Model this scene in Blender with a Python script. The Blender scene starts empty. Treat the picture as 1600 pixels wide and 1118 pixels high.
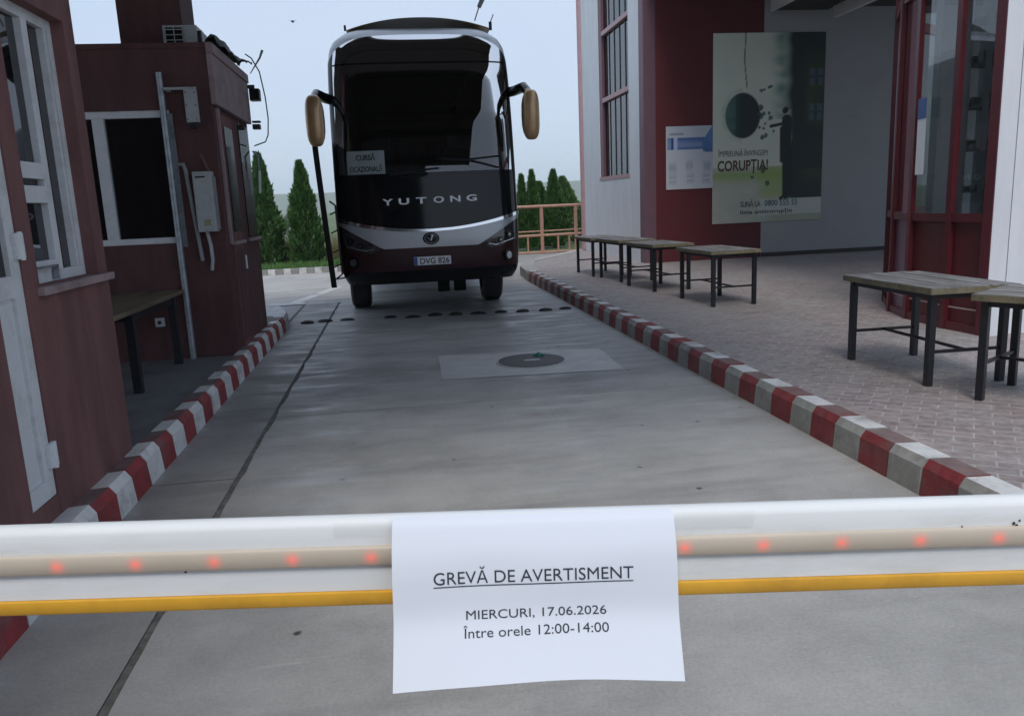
import bpy, bmesh, math, random
from mathutils import Vector, Matrix, noise
R = math.radians
random.seed(7)
SC = bpy.context.scene
COL = SC.collection

# ------------------------------------------------------------------ camera, sky, sun, exposure
cam_d = bpy.data.cameras.new("camera")
cam_d.sensor_width = 36.0
cam_d.lens = 1232.0 / 1600.0 * 36.0
cam_d.clip_start = 0.05
cam_d.clip_end = 20000
cam_o = bpy.data.objects.new("camera", cam_d)
COL.objects.link(cam_o)
# tilt read from the photograph: nadir and road vanishing points
f_ = 1232.0
dn = Vector((273, 6247, f_)).normalized()
yv = Vector((616 - 800, 324 - 559, f_)); yv = (yv - dn * yv.dot(dn)).normalized()
zv = -dn
xv = yv.cross(zv)
def c2w(a): return Vector((xv.dot(a), yv.dot(a), zv.dot(a)))
cr, cu, cb = c2w(Vector((1, 0, 0))), c2w(Vector((0, -1, 0))), c2w(Vector((0, 0, -1)))
cam_o.matrix_world = Matrix(((cr.x, cu.x, cb.x, 0), (cr.y, cu.y, cb.y, 0), (cr.z, cu.z, cb.z, 1.6), (0, 0, 0, 1)))
SC.camera = cam_o

SUN_EL, SUN_AZ = 56.0, 195.0      # azimuth of the sun, clockwise from +Y: behind the camera, slightly left
w = bpy.data.worlds.new("World"); SC.world = w; w.use_nodes = True
nt = w.node_tree; nt.nodes.clear()
wo = nt.nodes.new('ShaderNodeOutputWorld'); bg = nt.nodes.new('ShaderNodeBackground')
sky = nt.nodes.new('ShaderNodeTexSky'); sky.sky_type = 'NISHITA'; sky.sun_disc = False
sky.sun_elevation = R(SUN_EL); sky.sun_rotation = R(SUN_AZ); sky.air_density = 1.2; sky.dust_density = 3.0
mx = nt.nodes.new('ShaderNodeMixRGB'); mx.inputs[0].default_value = 0.80
mx.inputs[2].default_value = (6.1, 7.3, 9.3, 1)      # the even cloud sheet
wtc = nt.nodes.new('ShaderNodeTexCoord'); wmp = nt.nodes.new('ShaderNodeMapping'); wmp.inputs['Scale'].default_value = (1, 1, 3.5)
wnz = nt.nodes.new('ShaderNodeTexNoise'); wnz.inputs['Scale'].default_value = 2.2; wnz.inputs['Detail'].default_value = 5
wrp = nt.nodes.new('ShaderNodeValToRGB'); wrp.color_ramp.elements[0].position = .3; wrp.color_ramp.elements[1].position = .7
wrp.color_ramp.elements[0].color = (.60, .735, .95, 1); wrp.color_ramp.elements[1].color = (.66, .765, .95, 1)
wml = nt.nodes.new('ShaderNodeVectorMath'); wml.operation = 'SCALE'; wml.inputs['Scale'].default_value = 9.8
nt.links.new(wtc.outputs['Generated'], wmp.inputs[0]); nt.links.new(wmp.outputs[0], wnz.inputs['Vector']); nt.links.new(wnz.outputs[0], wrp.inputs[0])
nt.links.new(wrp.outputs[0], wml.inputs[0]); nt.links.new(wml.outputs[0], mx.inputs[2])
nt.links.new(sky.outputs[0], mx.inputs[1]); nt.links.new(mx.outputs[0], bg.inputs[0])
bg.inputs[1].default_value = 0.078
nt.links.new(bg.outputs[0], wo.inputs[0])

sd = bpy.data.lights.new("sun", 'SUN'); sd.energy = 1.3; sd.angle = R(22); sd.color = (1.0, 0.96, 0.9)
so = bpy.data.objects.new("sun", sd); COL.objects.link(so)
az, el = R(SUN_AZ), R(SUN_EL)
sdir = Vector((math.sin(az) * math.cos(el), math.cos(az) * math.cos(el), math.sin(el)))
so.rotation_euler = sdir.to_track_quat('Z', 'Y').to_euler()
so.location = sdir * 50

SC.view_settings.view_transform = 'Standard'; SC.view_settings.look = 'None'
SC.view_settings.exposure = 0.53; SC.view_settings.gamma = 1.0
SC.cycles.max_bounces = 8; SC.cycles.volume_bounces = 2; SC.cycles.transparent_max_bounces = 12

# ------------------------------------------------------------------ materials
def nodes(name):
    m = bpy.data.materials.new(name); m.use_nodes = True
    n = m.node_tree
    return m, n, n.nodes['Principled BSDF']
def mapped_noise(n, scale, detail=5, rough=.6, stretch=(1, 1, 1)):
    tc = n.nodes.new('ShaderNodeTexCoord'); mp = n.nodes.new('ShaderNodeMapping'); mp.inputs['Scale'].default_value = stretch
    nz = n.nodes.new('ShaderNodeTexNoise'); nz.inputs['Scale'].default_value = scale
    nz.inputs['Detail'].default_value = detail; nz.inputs['Roughness'].default_value = rough
    n.links.new(tc.outputs['Object'], mp.inputs[0]); n.links.new(mp.outputs[0], nz.inputs['Vector'])
    return nz
def ramp(n, src, stops):
    r = n.nodes.new('ShaderNodeValToRGB'); e = r.color_ramp.elements
    while len(e) < len(stops): e.new(.5)
    for k, (p, c) in enumerate(stops):
        e[k].position = p; e[k].color = (*c, 1) if len(c) == 3 else c
    n.links.new(src, r.inputs[0]); return r
def P(name, col, rough=.6, var=.12, scale=6, bump=0, bscale=60, metal=0, coat=0, spec=.5, stain=None, sscale=1.5, stretch=(1, 1, 1), rvar=0):
    m, n, b = nodes(name)
    b.inputs['Roughness'].default_value = rough; b.inputs['Metallic'].default_value = metal
    b.inputs['Coat Weight'].default_value = coat; b.inputs['Specular IOR Level'].default_value = spec
    b.inputs['Coat Roughness'].default_value = .05
    b.inputs['Base Color'].default_value = (*col, 1)
    out = None
    if var > 0:
        nz = mapped_noise(n, scale, 6, .65, stretch)
        lo = tuple(c * (1 - var) for c in col); hi = tuple(min(1, c * (1 + var)) for c in col)
        out = ramp(n, nz.outputs[0], [(.3, lo), (.7, hi)]).outputs[0]
    if stain:
        nz2 = mapped_noise(n, sscale, 8, .7, stretch)
        fac = ramp(n, nz2.outputs[0], [(.5, (0, 0, 0)), (.68, (1, 1, 1))]).outputs[0]
        mxn = n.nodes.new('ShaderNodeMixRGB')
        n.links.new(fac, mxn.inputs[0])
        if out: n.links.new(out, mxn.inputs[1])
        else: mxn.inputs[1].default_value = (*col, 1)
        mxn.inputs[2].default_value = (*stain, 1)
        out = mxn.outputs[0]
    if out: n.links.new(out, b.inputs['Base Color'])
    if rvar:
        nz3 = mapped_noise(n, scale * .7, 5, .6, stretch)
        rr = ramp(n, nz3.outputs[0], [(.35, (rough - rvar,) * 3), (.65, (rough + rvar,) * 3)])
        n.links.new(rr.outputs[0], b.inputs['Roughness'])
    if bump:
        nb = mapped_noise(n, bscale, 4, .6, stretch); bp = n.nodes.new('ShaderNodeBump')
        bp.inputs['Strength'].default_value = bump; bp.inputs['Distance'].default_value = .01
        n.links.new(nb.outputs[0], bp.inputs['Height']); n.links.new(bp.outputs[0], b.inputs['Normal'])
    return m
def G(name, tint=.3, ior=1.6, rough=.01, col=(1, 1, 1)):
    """tinted sheet glass: dim see-through plus a mirror layer by Fresnel"""
    m, n, b = nodes(name); n.nodes.remove(b)
    o = [x for x in n.nodes if x.type == 'OUTPUT_MATERIAL'][0]
    t = n.nodes.new('ShaderNodeBsdfTransparent'); t.inputs[0].default_value = (tint * col[0], tint * col[1], tint * col[2], 1)
    g = n.nodes.new('ShaderNodeBsdfGlossy'); g.inputs['Roughness'].default_value = rough
    fr = n.nodes.new('ShaderNodeFresnel'); fr.inputs[0].default_value = ior
    mm = n.nodes.new('ShaderNodeMixShader')
    n.links.new(fr.outputs[0], mm.inputs[0]); n.links.new(t.outputs[0], mm.inputs[1]); n.links.new(g.outputs[0], mm.inputs[2])
    n.links.new(mm.outputs[0], o.inputs[0]); return m
def EM(name, col, s):
    m, n, b = nodes(name)
    b.inputs['Emission Color'].default_value = (*col, 1); b.inputs['Emission Strength'].default_value = s
    b.inputs['Base Color'].default_value = (*col, 1); return m

M = {}
# near surfaces
def road_mat(name, base, gloss_side=True, dark=(.07, .07, .072)):
    m, n, b = nodes(name)
    a = mapped_noise(n, 1.1, 9, .68)
    c1 = ramp(n, a.outputs[0], [(.25, tuple(v * .68 for v in base)), (.5, base), (.78, tuple(v * 1.3 for v in base))])
    s = mapped_noise(n, .9, 7, .6, (.35, 2.2, 1))
    f = ramp(n, s.outputs[0], [(.52, (0, 0, 0)), (.75, (.75, .75, .75))])
    m1 = n.nodes.new('ShaderNodeMixRGB'); n.links.new(f.outputs[0], m1.inputs[0]); n.links.new(c1.outputs[0], m1.inputs[1]); m1.inputs[2].default_value = (*dark, 1)
    fine = mapped_noise(n, 70, 4, .7)
    f2 = ramp(n, fine.outputs[0], [(.3, (.86,) * 3), (.7, (1.12,) * 3)])
    m2 = n.nodes.new('ShaderNodeMixRGB'); m2.blend_type = 'MULTIPLY'; m2.inputs[0].default_value = 1
    n.links.new(m1.outputs[0], m2.inputs[1]); n.links.new(f2.outputs[0], m2.inputs[2])
    # dark oil specks
    v = n.nodes.new('ShaderNodeTexVoronoi'); v.inputs['Scale'].default_value = 3.2
    tc = n.nodes.new('ShaderNodeTexCoord'); n.links.new(tc.outputs['Object'], v.inputs['Vector'])
    wob = mapped_noise(n, 20, 3, .6)
    ad = n.nodes.new('ShaderNodeMath'); ad.operation = 'MULTIPLY_ADD'; ad.inputs[1].default_value = .12; n.links.new(wob.outputs[0], ad.inputs[0]); n.links.new(v.outputs['Distance'], ad.inputs[2])
    f3 = ramp(n, ad.outputs[0], [(.085, (1, 1, 1)), (.13, (0, 0, 0))])
    m3 = n.nodes.new('ShaderNodeMixRGB'); n.links.new(f3.outputs[0], m3.inputs[0]); n.links.new(m2.outputs[0], m3.inputs[1]); m3.inputs[2].default_value = (.05, .05, .05, 1)
    sc_ = mapped_noise(n, 2.6, 9, .78, (.55, 4.5, 1)); fs = ramp(n, sc_.outputs[0], [(.60, (0, 0, 0)), (.70, (.55, .55, .55))])
    m4 = n.nodes.new('ShaderNodeMixRGB'); n.links.new(fs.outputs[0], m4.inputs[0]); n.links.new(m3.outputs[0], m4.inputs[1]); m4.inputs[2].default_value = tuple(min(1, v * 1.45) for v in base) + (1,)
    n.links.new(m4.outputs[0], b.inputs['Base Color'])
    rn = mapped_noise(n, 2.3, 8, .72, (.5, 1.8, 1))
    rr = ramp(n, rn.outputs[0], [(.38, (.34,) * 3), (.6, (.78,) * 3)])
    n.links.new(rr.outputs[0], b.inputs['Roughness'])
    bp = n.nodes.new('ShaderNodeBump'); bp.inputs['Strength'].default_value = .35; bp.inputs['Distance'].default_value = .004
    nb = mapped_noise(n, 34, 6, .7, (.7, 1.4, 1)); n.links.new(nb.outputs[0], bp.inputs['Height']); n.links.new(bp.outputs[0], b.inputs['Normal'])
    return m
M['lane'] = road_mat('lane_concrete', (.355, .35, .338), dark=(.18, .176, .17))
M['gutter'] = road_mat('gutter_concrete', (.28, .276, .265), dark=(.15, .147, .14))
M['asphalt'] = P('far_asphalt', (.40, .39, .385), .8, .12, 1.2, .2, 60, stain=(.32, .315, .31), sscale=.5)
M['patch'] = P('patch_concrete', (.49, .485, .47), .6, .12, 4, .2, 50, rvar=.15)
M['joint'] = P('joint_dirt', (.135, .13, .12), .9, .5, 20)
M['linewhite'] = P('road_paint_and_lit_strip', (.62, .62, .62), .6, .2, 8, stain=(.4, .4, .4), sscale=4)
M['apron'] = P('island_concrete', (.16, .165, .17), .7, .2, 4, .2, 40, stain=(.09, .09, .095), sscale=2)
def paver_mat():
    m, n, b = nodes('pavers')
    tc = n.nodes.new('ShaderNodeTexCoord'); mp = n.nodes.new('ShaderNodeMapping'); mp.inputs['Rotation'].default_value = (0, 0, R(38))
    n.links.new(tc.outputs['Object'], mp.inputs[0])
    br = n.nodes.new('ShaderNodeTexBrick'); n.links.new(mp.outputs[0], br.inputs['Vector'])
    br.inputs['Scale'].default_value = 1; br.inputs['Brick Width'].default_value = .2; br.inputs['Row Height'].default_value = .1
    br.inputs['Mortar Size'].default_value = .006; br.inputs['Mortar Smooth'].default_value = .2; br.inputs['Bias'].default_value = 0
    br.inputs['Color1'].default_value = (.31, .255, .248, 1); br.inputs['Color2'].default_value = (.23, .185, .183, 1)
    br.inputs['Mortar'].default_value = (.38, .36, .345, 1)
    a = mapped_noise(n, .8, 8, .7); fa = ramp(n, a.outputs[0], [(.4, (0, 0, 0)), (.62, (1, 1, 1))])
    m1 = n.nodes.new('ShaderNodeMixRGB'); m1.inputs[2].default_value = (.30, .294, .286, 1)
    mul = n.nodes.new('ShaderNodeMath'); mul.operation = 'MULTIPLY'; mul.inputs[1].default_value = .7
    n.links.new(fa.outputs[0], mul.inputs[0]); n.links.new(mul.outputs[0], m1.inputs[0]); n.links.new(br.outputs[0], m1.inputs[1])
    fine = mapped_noise(n, 16, 6, .7); f2 = ramp(n, fine.outputs[0], [(.3, (.7,) * 3), (.7, (1.3,) * 3)])
    m2 = n.nodes.new('ShaderNodeMixRGB'); m2.blend_type = 'MULTIPLY'; m2.inputs[0].default_value = 1
    n.links.new(m1.outputs[0], m2.inputs[1]); n.links.new(f2.outputs[0], m2.inputs[2])
    n.links.new(m2.outputs[0], b.inputs['Base Color'])
    rn = mapped_noise(n, 5, 5, .7); rr = ramp(n, rn.outputs[0], [(.35, (.42,) * 3), (.65, (.85,) * 3)]); n.links.new(rr.outputs[0], b.inputs['Roughness'])
    bp = n.nodes.new('ShaderNodeBump'); bp.inputs['Strength'].default_value = .5; bp.inputs['Distance'].default_value = .006; bp.invert = True
    n.links.new(br.outputs['Fac'], bp.inputs['Height']); n.links.new(bp.outputs[0], b.inputs['Normal'])
    return m
M['pavers'] = paver_mat()
M['kred'] = P('kerb_red', (.23, .029, .033), .6, .3, 9, .4, 70, stain=(.17, .085, .08), sscale=6)
M['kredtop'] = P('kerb_worn_red', (.17, .12, .115), .7, .25, 12, .3, 70, stain=(.2, .06, .055), sscale=2.2)
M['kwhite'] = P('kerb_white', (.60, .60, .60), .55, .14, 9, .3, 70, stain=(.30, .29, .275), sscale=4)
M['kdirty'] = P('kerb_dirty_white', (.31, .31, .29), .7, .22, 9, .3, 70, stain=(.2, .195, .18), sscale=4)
M['kplain'] = P('kerb_plain', (.36, .35, .34), .7, .15, 6, .3, 60)
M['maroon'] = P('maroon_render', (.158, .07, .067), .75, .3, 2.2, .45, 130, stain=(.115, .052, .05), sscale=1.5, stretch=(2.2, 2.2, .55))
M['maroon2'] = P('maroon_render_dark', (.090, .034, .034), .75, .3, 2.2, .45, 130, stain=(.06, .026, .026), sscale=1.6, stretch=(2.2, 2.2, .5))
M['mauve'] = P('mauve_coping', (.30, .22, .225), .7, .15, 5, .2, 90, stain=(.18, .13, .13), sscale=3)
M['upvc'] = P('white_upvc', (.62, .64, .66), .35, .05, 5, stain=(.5, .5, .5), sscale=6)
M['darkgap'] = P('black_rubber', (.012, .012, .013), .6, 0)
M['winglass'] = G('booth_glass', .12, 1.5, .01)
M['winglass2'] = G('kiosk_glass', .06, 1.45, .01)
M['roomdark'] = P('dark_room', (.03, .028, .028), .8, .2, 3)
M['galv'] = P('galvanised', (.30, .33, .36), .42, .2, 14, metal=.6, stain=(.2, .22, .25), sscale=9)
M['greypaint'] = P('grey_box', (.38, .40, .41), .45, .08, 8, stain=(.28, .28, .28), sscale=7)
M['conduit'] = P('grey_conduit', (.25, .26, .28), .5, .1, 10)
M['bwood'] = P('worn_plank', (.17, .135, .09), .6, .35, 10, .3, 30, stain=(.09, .07, .05), sscale=4, stretch=(1, .15, 1))
M['black'] = P('black_steel', (.012, .013, .018), .4, .2, 12)
M['plank'] = P('weathered_table_wood', (.17, .16, .15), .62, .4, 9, .4, 40, stain=(.36, .36, .37), sscale=5, stretch=(3, .35, 1))
M['plankedge'] = P('plank_edge', (.20, .175, .11), .7, .3, 10, .4, 50, stain=(.09, .08, .06), sscale=6)
M['rubber'] = P('rubber', (.012, .012, .013), .7, .3, 12)
M['iron'] = P('cast_iron', (.085, .083, .085), .6, .25, 14, .5, 60)
M['green'] = P('green_plug', (.02, .14, .11), .5, .1)
# building
M['wwall'] = P('white_render', (.66, .69, .73), .7, .05, 2, .15, 120, stain=(.605, .63, .665), sscale=1.4, stretch=(2, 2, .5))
M['gwall'] = P('grey_render', (.35, .36, .37), .75, .06, 2, .15, 120, stain=(.3, .32, .34), sscale=1)
M['rwall'] = P('red_cladding', (.105, .012, .016), .6, .08, 2, .1, 90, stain=(.09, .0105, .0135), sscale=1)
M['purple'] = P('purple_trim', (.14, .07, .095), .5, .1, 4)
M['pinkpipe'] = P('pink_frame', (.42, .26, .28), .5, .1, 6)
M['redframe'] = P('red_frame', (.10, .014, .021), .4, .12, 6, stain=(.075, .012, .017), sscale=4)
M['redpanel'] = P('red_panel', (.10, .012, .015), .45, .1, 4, stain=(.08, .011, .013), sscale=2)
M['ledge'] = P('sill_strip', (.42, .33, .34), .5, .1, 6)
M['soffit'] = P('soffit', (.042, .038, .037), .8, .08, 3)
M['fascia'] = P('white_fascia', (.62, .62, .62), .6, .05, 3)
M['bayglass'] = G('bay_glass', .7, 2.15, .012, (.88, .96, .94))
M['bluewin'] = G('window_glass', .6, 2.3, .01, (.9, .95, 1))
M['blind'] = P('pale_blind', (.60, .63, .66), .7, .04, 5)
M['inwall'] = P('inner_wall', (.58, .62, .61), .8, .06, 3)
M['shelf'] = P('grey_shelf', (.40, .44, .44), .6, .1, 4)
M['rail'] = P('salmon_rail', (.46, .24, .18), .5, .15, 9, stain=(.36, .22, .12), sscale=6)
# bus
M['burg'] = P('burgundy_paint', (.028, .0045, .0075), .3, 0, coat=.25, spec=.3)
M['gblack'] = P('gloss_black', (.004, .0045, .006), .06, 0, spec=.32)
M['goldroof'] = P('gold_roof', (.52, .37, .19), .45, .08, 5)
M['dpane'] = P('dark_pane', (.006, .007, .009), .02, 0, spec=.75)
M['pillar'] = P('pillar_black', (.006, .006, .008), .35, 0, spec=.25)
M['silver'] = P('silver_paint', (.46, .48, .51), .35, .03, 30, metal=.35, coat=.6)
M['chrome'] = P('chrome', (.80, .82, .86), .09, 0, metal=1)
M['bwhite'] = P('pearl_white', (.62, .65, .68), .3, 0, coat=.5)
M['gold'] = P('gold_paint', (.52, .33, .17), .35, .1, 6, metal=.4, coat=.4)
M['wind'] = G('windscreen_glass', .78, 2.0, .006, (.92, 1, 1))
M['lens'] = P('lamp_lens', (.03, .028, .03), .1, .5, 14, coat=1)
M['reflector'] = P('lamp_reflector', (.55, .56, .58), .18, .3, 40, metal=.8)
M['cab'] = P('cab_trim', (.010, .011, .012), .7, .3, 4)
M['seat'] = P('seat_cloth', (.018, .02, .024), .9, .3, 8)
M['under'] = P('underbody', (.008, .008, .009), .8, .3, 5)
M['letter'] = P('bright_letters', (.92, .93, .95), .35, 0)
M['plate'] = P('plate_white', (.72, .74, .76), .4, .03, 20)
M['pblue'] = P('plate_blue', (.03, .09, .30), .4, 0)
M['ink'] = P('black_ink', (.02, .02, .025), .7, 0)
M['card'] = P('white_card', (.80, .82, .82), .6, .05, 12)
# barrier
M['bwht'] = P('barrier_white', (.80, .83, .845), .5, .03, 5, spec=.3, stain=(.70, .71, .70), sscale=6, stretch=(.4, 3, 3))
M['cream'] = P('cream_cover', (.56, .49, .40), .4, .06, 5)
M['yellow'] = P('yellow_rubber', (.72, .38, .035), .5, .08, 12, stain=(.58, .30, .03), sscale=9)
M['paper'] = P('paper', (.755, .805, .89), .85, .01, 3)
M['inkgrey'] = P('toner', (.035, .05, .07), .8, 0)
M['tape'] = G('clear_tape', .97, 1.1, .3)
# nature
M['leafA'] = P('thuja_leaf', (.034, .105, .02), .6, .5, 9)
M['leafB'] = P('thuja_leaf_light', (.055, .13, .022), .6, .5, 9)
M['leafC'] = P('broad_leaf', (.07, .14, .03), .6, .5, 5)
M['bark'] = P('bark', (.09, .065, .045), .9, .3, 12)
M['dry'] = P('dry_grass', (.26, .22, .10), .8, .4, 6)
M['sage'] = P('sage_leaf', (.16, .19, .15), .7, .4, 6)
M['blade'] = P('grass_blade', (.075, .16, .035), .7, .5, 3)
M['lawn'] = P('lawn_soil', (.06, .115, .03), .9, .4, 3, .4, 40)
M['meadow'] = P('meadow', (.085, .12, .045), .9, .3, .02)
M['hill'] = P('hill_wood', (.06, .085, .04), .9, .4, .01)
M['tarp'] = P('dark_tarp', (.02, .024, .02), .6, .4, 9)

# ------------------------------------------------------------------ mesh helpers
OFF = {}
class MB:
    def __init__(s): s.bm = bmesh.new(); s.mats = []
    def mi(s, m):
        if m not in s.mats: s.mats.append(m)
        return s.mats.index(m)
    def face(s, pts, m):
        f = s.bm.faces.new([s.bm.verts.new(p) for p in pts]); f.material_index = s.mi(m); return f
    def box(s, x0, x1, y0, y1, z0, z1, m, bev=0, rot=None, about=None):
        t = bmesh.new(); bmesh.ops.create_cube(t, size=1)
        for v in t.verts: v.co = Vector(((x0 + x1) / 2 + v.co.x * (x1 - x0), (y0 + y1) / 2 + v.co.y * (y1 - y0), (z0 + z1) / 2 + v.co.z * (z1 - z0)))
        if bev: bmesh.ops.bevel(t, geom=t.edges[:], offset=bev, segments=2, affect='EDGES', profile=.7)
        if rot: bmesh.ops.rotate(t, verts=t.verts[:], cent=about or ((x0 + x1) / 2, (y0 + y1) / 2, (z0 + z1) / 2), matrix=rot)
        s.join(t, m)
    def join(s, t, m):
        mp = {}
        for v in t.verts: mp[v] = s.bm.verts.new(v.co)
        i = s.mi(m)
        for f in t.faces:
            try: g = s.bm.faces.new([mp[v] for v in f.verts]); g.material_index = i
            except ValueError: pass
        t.free()
    def tube(s, pts, r, m, seg=8, caps=True):
        pts = [Vector(p) for p in pts]; rings = []
        rr = r if isinstance(r, (list, tuple)) else [r] * len(pts)
        up = Vector((0, 0, 1)); prev = None
        for k, p in enumerate(pts):
            d = (pts[min(k + 1, len(pts) - 1)] - pts[max(k - 1, 0)]).normalized()
            if prev is None:
                a = d.cross(up)
                if a.length < .05: a = d.cross(Vector((0, 1, 0)))
            else: a = prev - d * prev.dot(d)
            a.normalize(); prev = a; b = d.cross(a)
            rings.append([s.bm.verts.new(p + (a * math.cos(2 * math.pi * j / seg) + b * math.sin(2 * math.pi * j / seg)) * rr[k]) for j in range(seg)])
        i = s.mi(m)
        for A, B in zip(rings, rings[1:]):
            for j in range(seg):
                f = s.bm.faces.new((A[j], A[(j + 1) % seg], B[(j + 1) % seg], B[j])); f.material_index = i
        if caps:
            for A in (rings[0][::-1], rings[-1]):
                f = s.bm.faces.new(A); f.material_index = i
    def grid(s, fn, nu, nv, m, mfn=None, closed=False):
        V = [[s.bm.verts.new(fn(a / nu, b / nv)) for a in range(nu + 1)] for b in range(nv + 1)]
        for b in range(nv):
            for a in range(nu):
                f = s.bm.faces.new((V[b][a], V[b][a + 1], V[b + 1][a + 1], V[b + 1][a]))
                f.material_index = s.mi(mfn(a, b) if mfn else m)
    def loft(s, secs, m, capped=True):
        """closed polygons (same count) joined one to the next"""
        i = s.mi(m); rings = [[s.bm.verts.new(p) for p in sec] for sec in secs]
        for A, B in zip(rings, rings[1:]):
            for j in range(len(A)):
                f = s.bm.faces.new((A[j], A[(j + 1) % len(A)], B[(j + 1) % len(A)], B[j])); f.material_index = i
        if capped:
            f = s.bm.faces.new(rings[0][::-1]); f.material_index = i
            f = s.bm.faces.new(rings[-1]); f.material_index = i
    def prism(s, poly, axis, a0, a1, m):
        def pt(p, a):
            return (a, p[0], p[1]) if axis == 'x' else (p[0], a, p[1]) if axis == 'y' else (p[0], p[1], a)
        s.loft([[pt(p, a0) for p in poly], [pt(p, a1) for p in poly]], m)
    def ellipsoid(s, c, r, m, nu=16, nv=10, fn=None):
        def g(u, v):
            th, ph = 2 * math.pi * u, math.pi * (v - .5)
            p = Vector((math.cos(th) * math.cos(ph), math.sin(th) * math.cos(ph), math.sin(ph)))
            if fn: p = fn(p)
            return Vector(c) + Vector((p.x * r[0], p.y * r[1], p.z * r[2]))
        s.grid(g, nu, nv, m)
    def build(s, name, parent=None, smooth=None, origin=None, weld=True):
        if weld: bmesh.ops.remove_doubles(s.bm, verts=s.bm.verts[:], dist=1e-5)
        bmesh.ops.recalc_face_normals(s.bm, faces=s.bm.faces[:])
        o0 = Vector(OFF[parent.name]) if parent else Vector(origin or (0, 0, 0))
        for v in s.bm.verts: v.co -= o0
        me = bpy.data.meshes.new(name); s.bm.to_mesh(me); s.bm.free()
        for m in s.mats: me.materials.append(M[m] if isinstance(m, str) else m)
        if smooth is not None:
            me.polygons.foreach_set('use_smooth', [True] * len(me.polygons))
            me.set_sharp_from_angle(angle=R(smooth))
        o = bpy.data.objects.new(name, me); COL.objects.link(o)
        if parent: o.parent = parent
        else: o.location = o0
        OFF[o.name] = o0
        return o
def tag(o, label=None, cat=None, group=None, kind=None):
    if label: o['label'] = label
    if cat: o['category'] = cat
    if group: o['group'] = group
    if kind: o['kind'] = kind
    return o
def thing(name, loc, label, cat, group=None):
    o = bpy.data.objects.new(name, None); COL.objects.link(o); o.location = loc; o.empty_display_size = .1
    OFF[o.name] = Vector(loc); return tag(o, label, cat, group)
def dup(root, loc, rz=0, label=None, scale=None):
    r = root.copy(); COL.objects.link(r); r.location = loc; r.rotation_euler = (0, 0, rz)
    if label: r['label'] = label
    if scale: r.scale = scale
    for ch in list(root.children):
        c = ch.copy(); COL.objects.link(c); c.parent = r
        for g in ch.children:
            d = g.copy(); COL.objects.link(d); d.parent = c
    return r
def text_geo(body, size, align='CENTER', extrude=0, bold=0, spacing=1.0):
    """2-D outline mesh of a line of writing: verts, faces"""
    c = bpy.data.curves.new('t', 'FONT'); c.body = body; c.size = size; c.align_x = align; c.space_character = spacing
    c.extrude = extrude; c.offset = bold; c.resolution_u = 4
    o = bpy.data.objects.new('t', c); COL.objects.link(o)
    dg = bpy.context.evaluated_depsgraph_get()
    me = bpy.data.meshes.new_from_object(o.evaluated_get(dg))
    v = [tuple(p.co) for p in me.vertices]; f = [tuple(p.vertices) for p in me.polygons]
    bpy.data.objects.remove(o); bpy.data.meshes.remove(me); bpy.data.curves.remove(c)
    return v, f
def put_text(mb, body, size, fn, m, sx=1.0, **k):
    v, f = text_geo(body, size, **k)
    xs = [p[0] for p in v]
    if isinstance(sx, tuple):
        s_ = sx[0] / (max(xs) - min(xs))
    else: s_ = sx
    vs = [mb.bm.verts.new(fn(p[0] * s_, p[1])) for p in v]; i = mb.mi(m)
    for q in f:
        try: a = mb.bm.faces.new([vs[j] for j in q]); a.material_index = i
        except ValueError: pass
def lerp(t, tab):
    for (a, p), (b, q) in zip(tab, tab[1:]):
        if t <= b: return p + (q - p) * max(0, (t - a)) / (b - a)
    return tab[-1][1]
def sstep(a, b, x):
    t = max(0, min(1, (x - a) / (b - a))); return t * t * (3 - 2 * t)

# ------------------------------------------------------------------ setting: ground, lanes, kerbs
KD = dict(kind='structure')
def sheet(name, poly, z, m):
    b = MB(); b.face([(x, y, z) for x, y in poly], m)
    return tag(b.build(name), **KD)
b = MB()
n_ = 64
ring = [(6000 * math.cos(2 * math.pi * k / n_), 6000 * math.sin(2 * math.pi * k / n_), -.03) for k in range(n_)]
b.face(ring, 'meadow'); tag(b.build('ground'), **KD)
sheet('far_road', [(-40, 14.25), (40, 14.25), (40, 21.6), (-40, 21.5)], -.012, 'asphalt')
sheet('yard', [(-40, -30), (40, -30), (40, 14.25), (-40, 14.25)], -.02, 'asphalt')
# lane as slabs with real joints between them
b = MB()
ys = [-8, .2, 6.3, 10.1, 14.25]
for y0, y1 in zip(ys, ys[1:]):
    nn_ = int((y1 - y0) / .12); jr = random.Random(int(y0 * 10) + 99)
    edge = [(-1.052 + .016 * noise.noise(Vector((0, (y0 + (y1 - y0) * k / nn_) * 2.5, 4))) + jr.uniform(-.004, .004), y0 + .003 + (y1 - y0 - .006) * k / nn_, 0) for k in range(nn_ + 1)]
    b.face([(2.66, y0 + .003, 0), (2.66, y1 - .003, 0)] + edge[::-1], 'lane')
tag(b.build('lane_road'), **KD)
b = MB()
ys = [-8, 1.2, 4.85, 7.2, 9.4, 11.2, 14.25]
for y0, y1 in zip(ys, ys[1:]):
    b.face([(-1.64, y0 + .004, -.001), (-1.09, y0 + .004, -.001), (-1.09, y1 - .004, -.001), (-1.64, y1 - .004, -.001)], 'gutter')
tag(b.build('gutter_strip'), **KD)
sheet('joint_dirt', [(-1.7, -8), (2.7, -8), (2.7, 14.25), (-1.7, 14.25)], -.009, 'joint')
b = MB(); b.face([(.33, 7.22, .004), (2.05, 7.10, .004), (2.10, 8.22, .004), (.36, 8.42, .004)], 'patch')
tag(b.build('lane_patch'), **KD)
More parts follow.
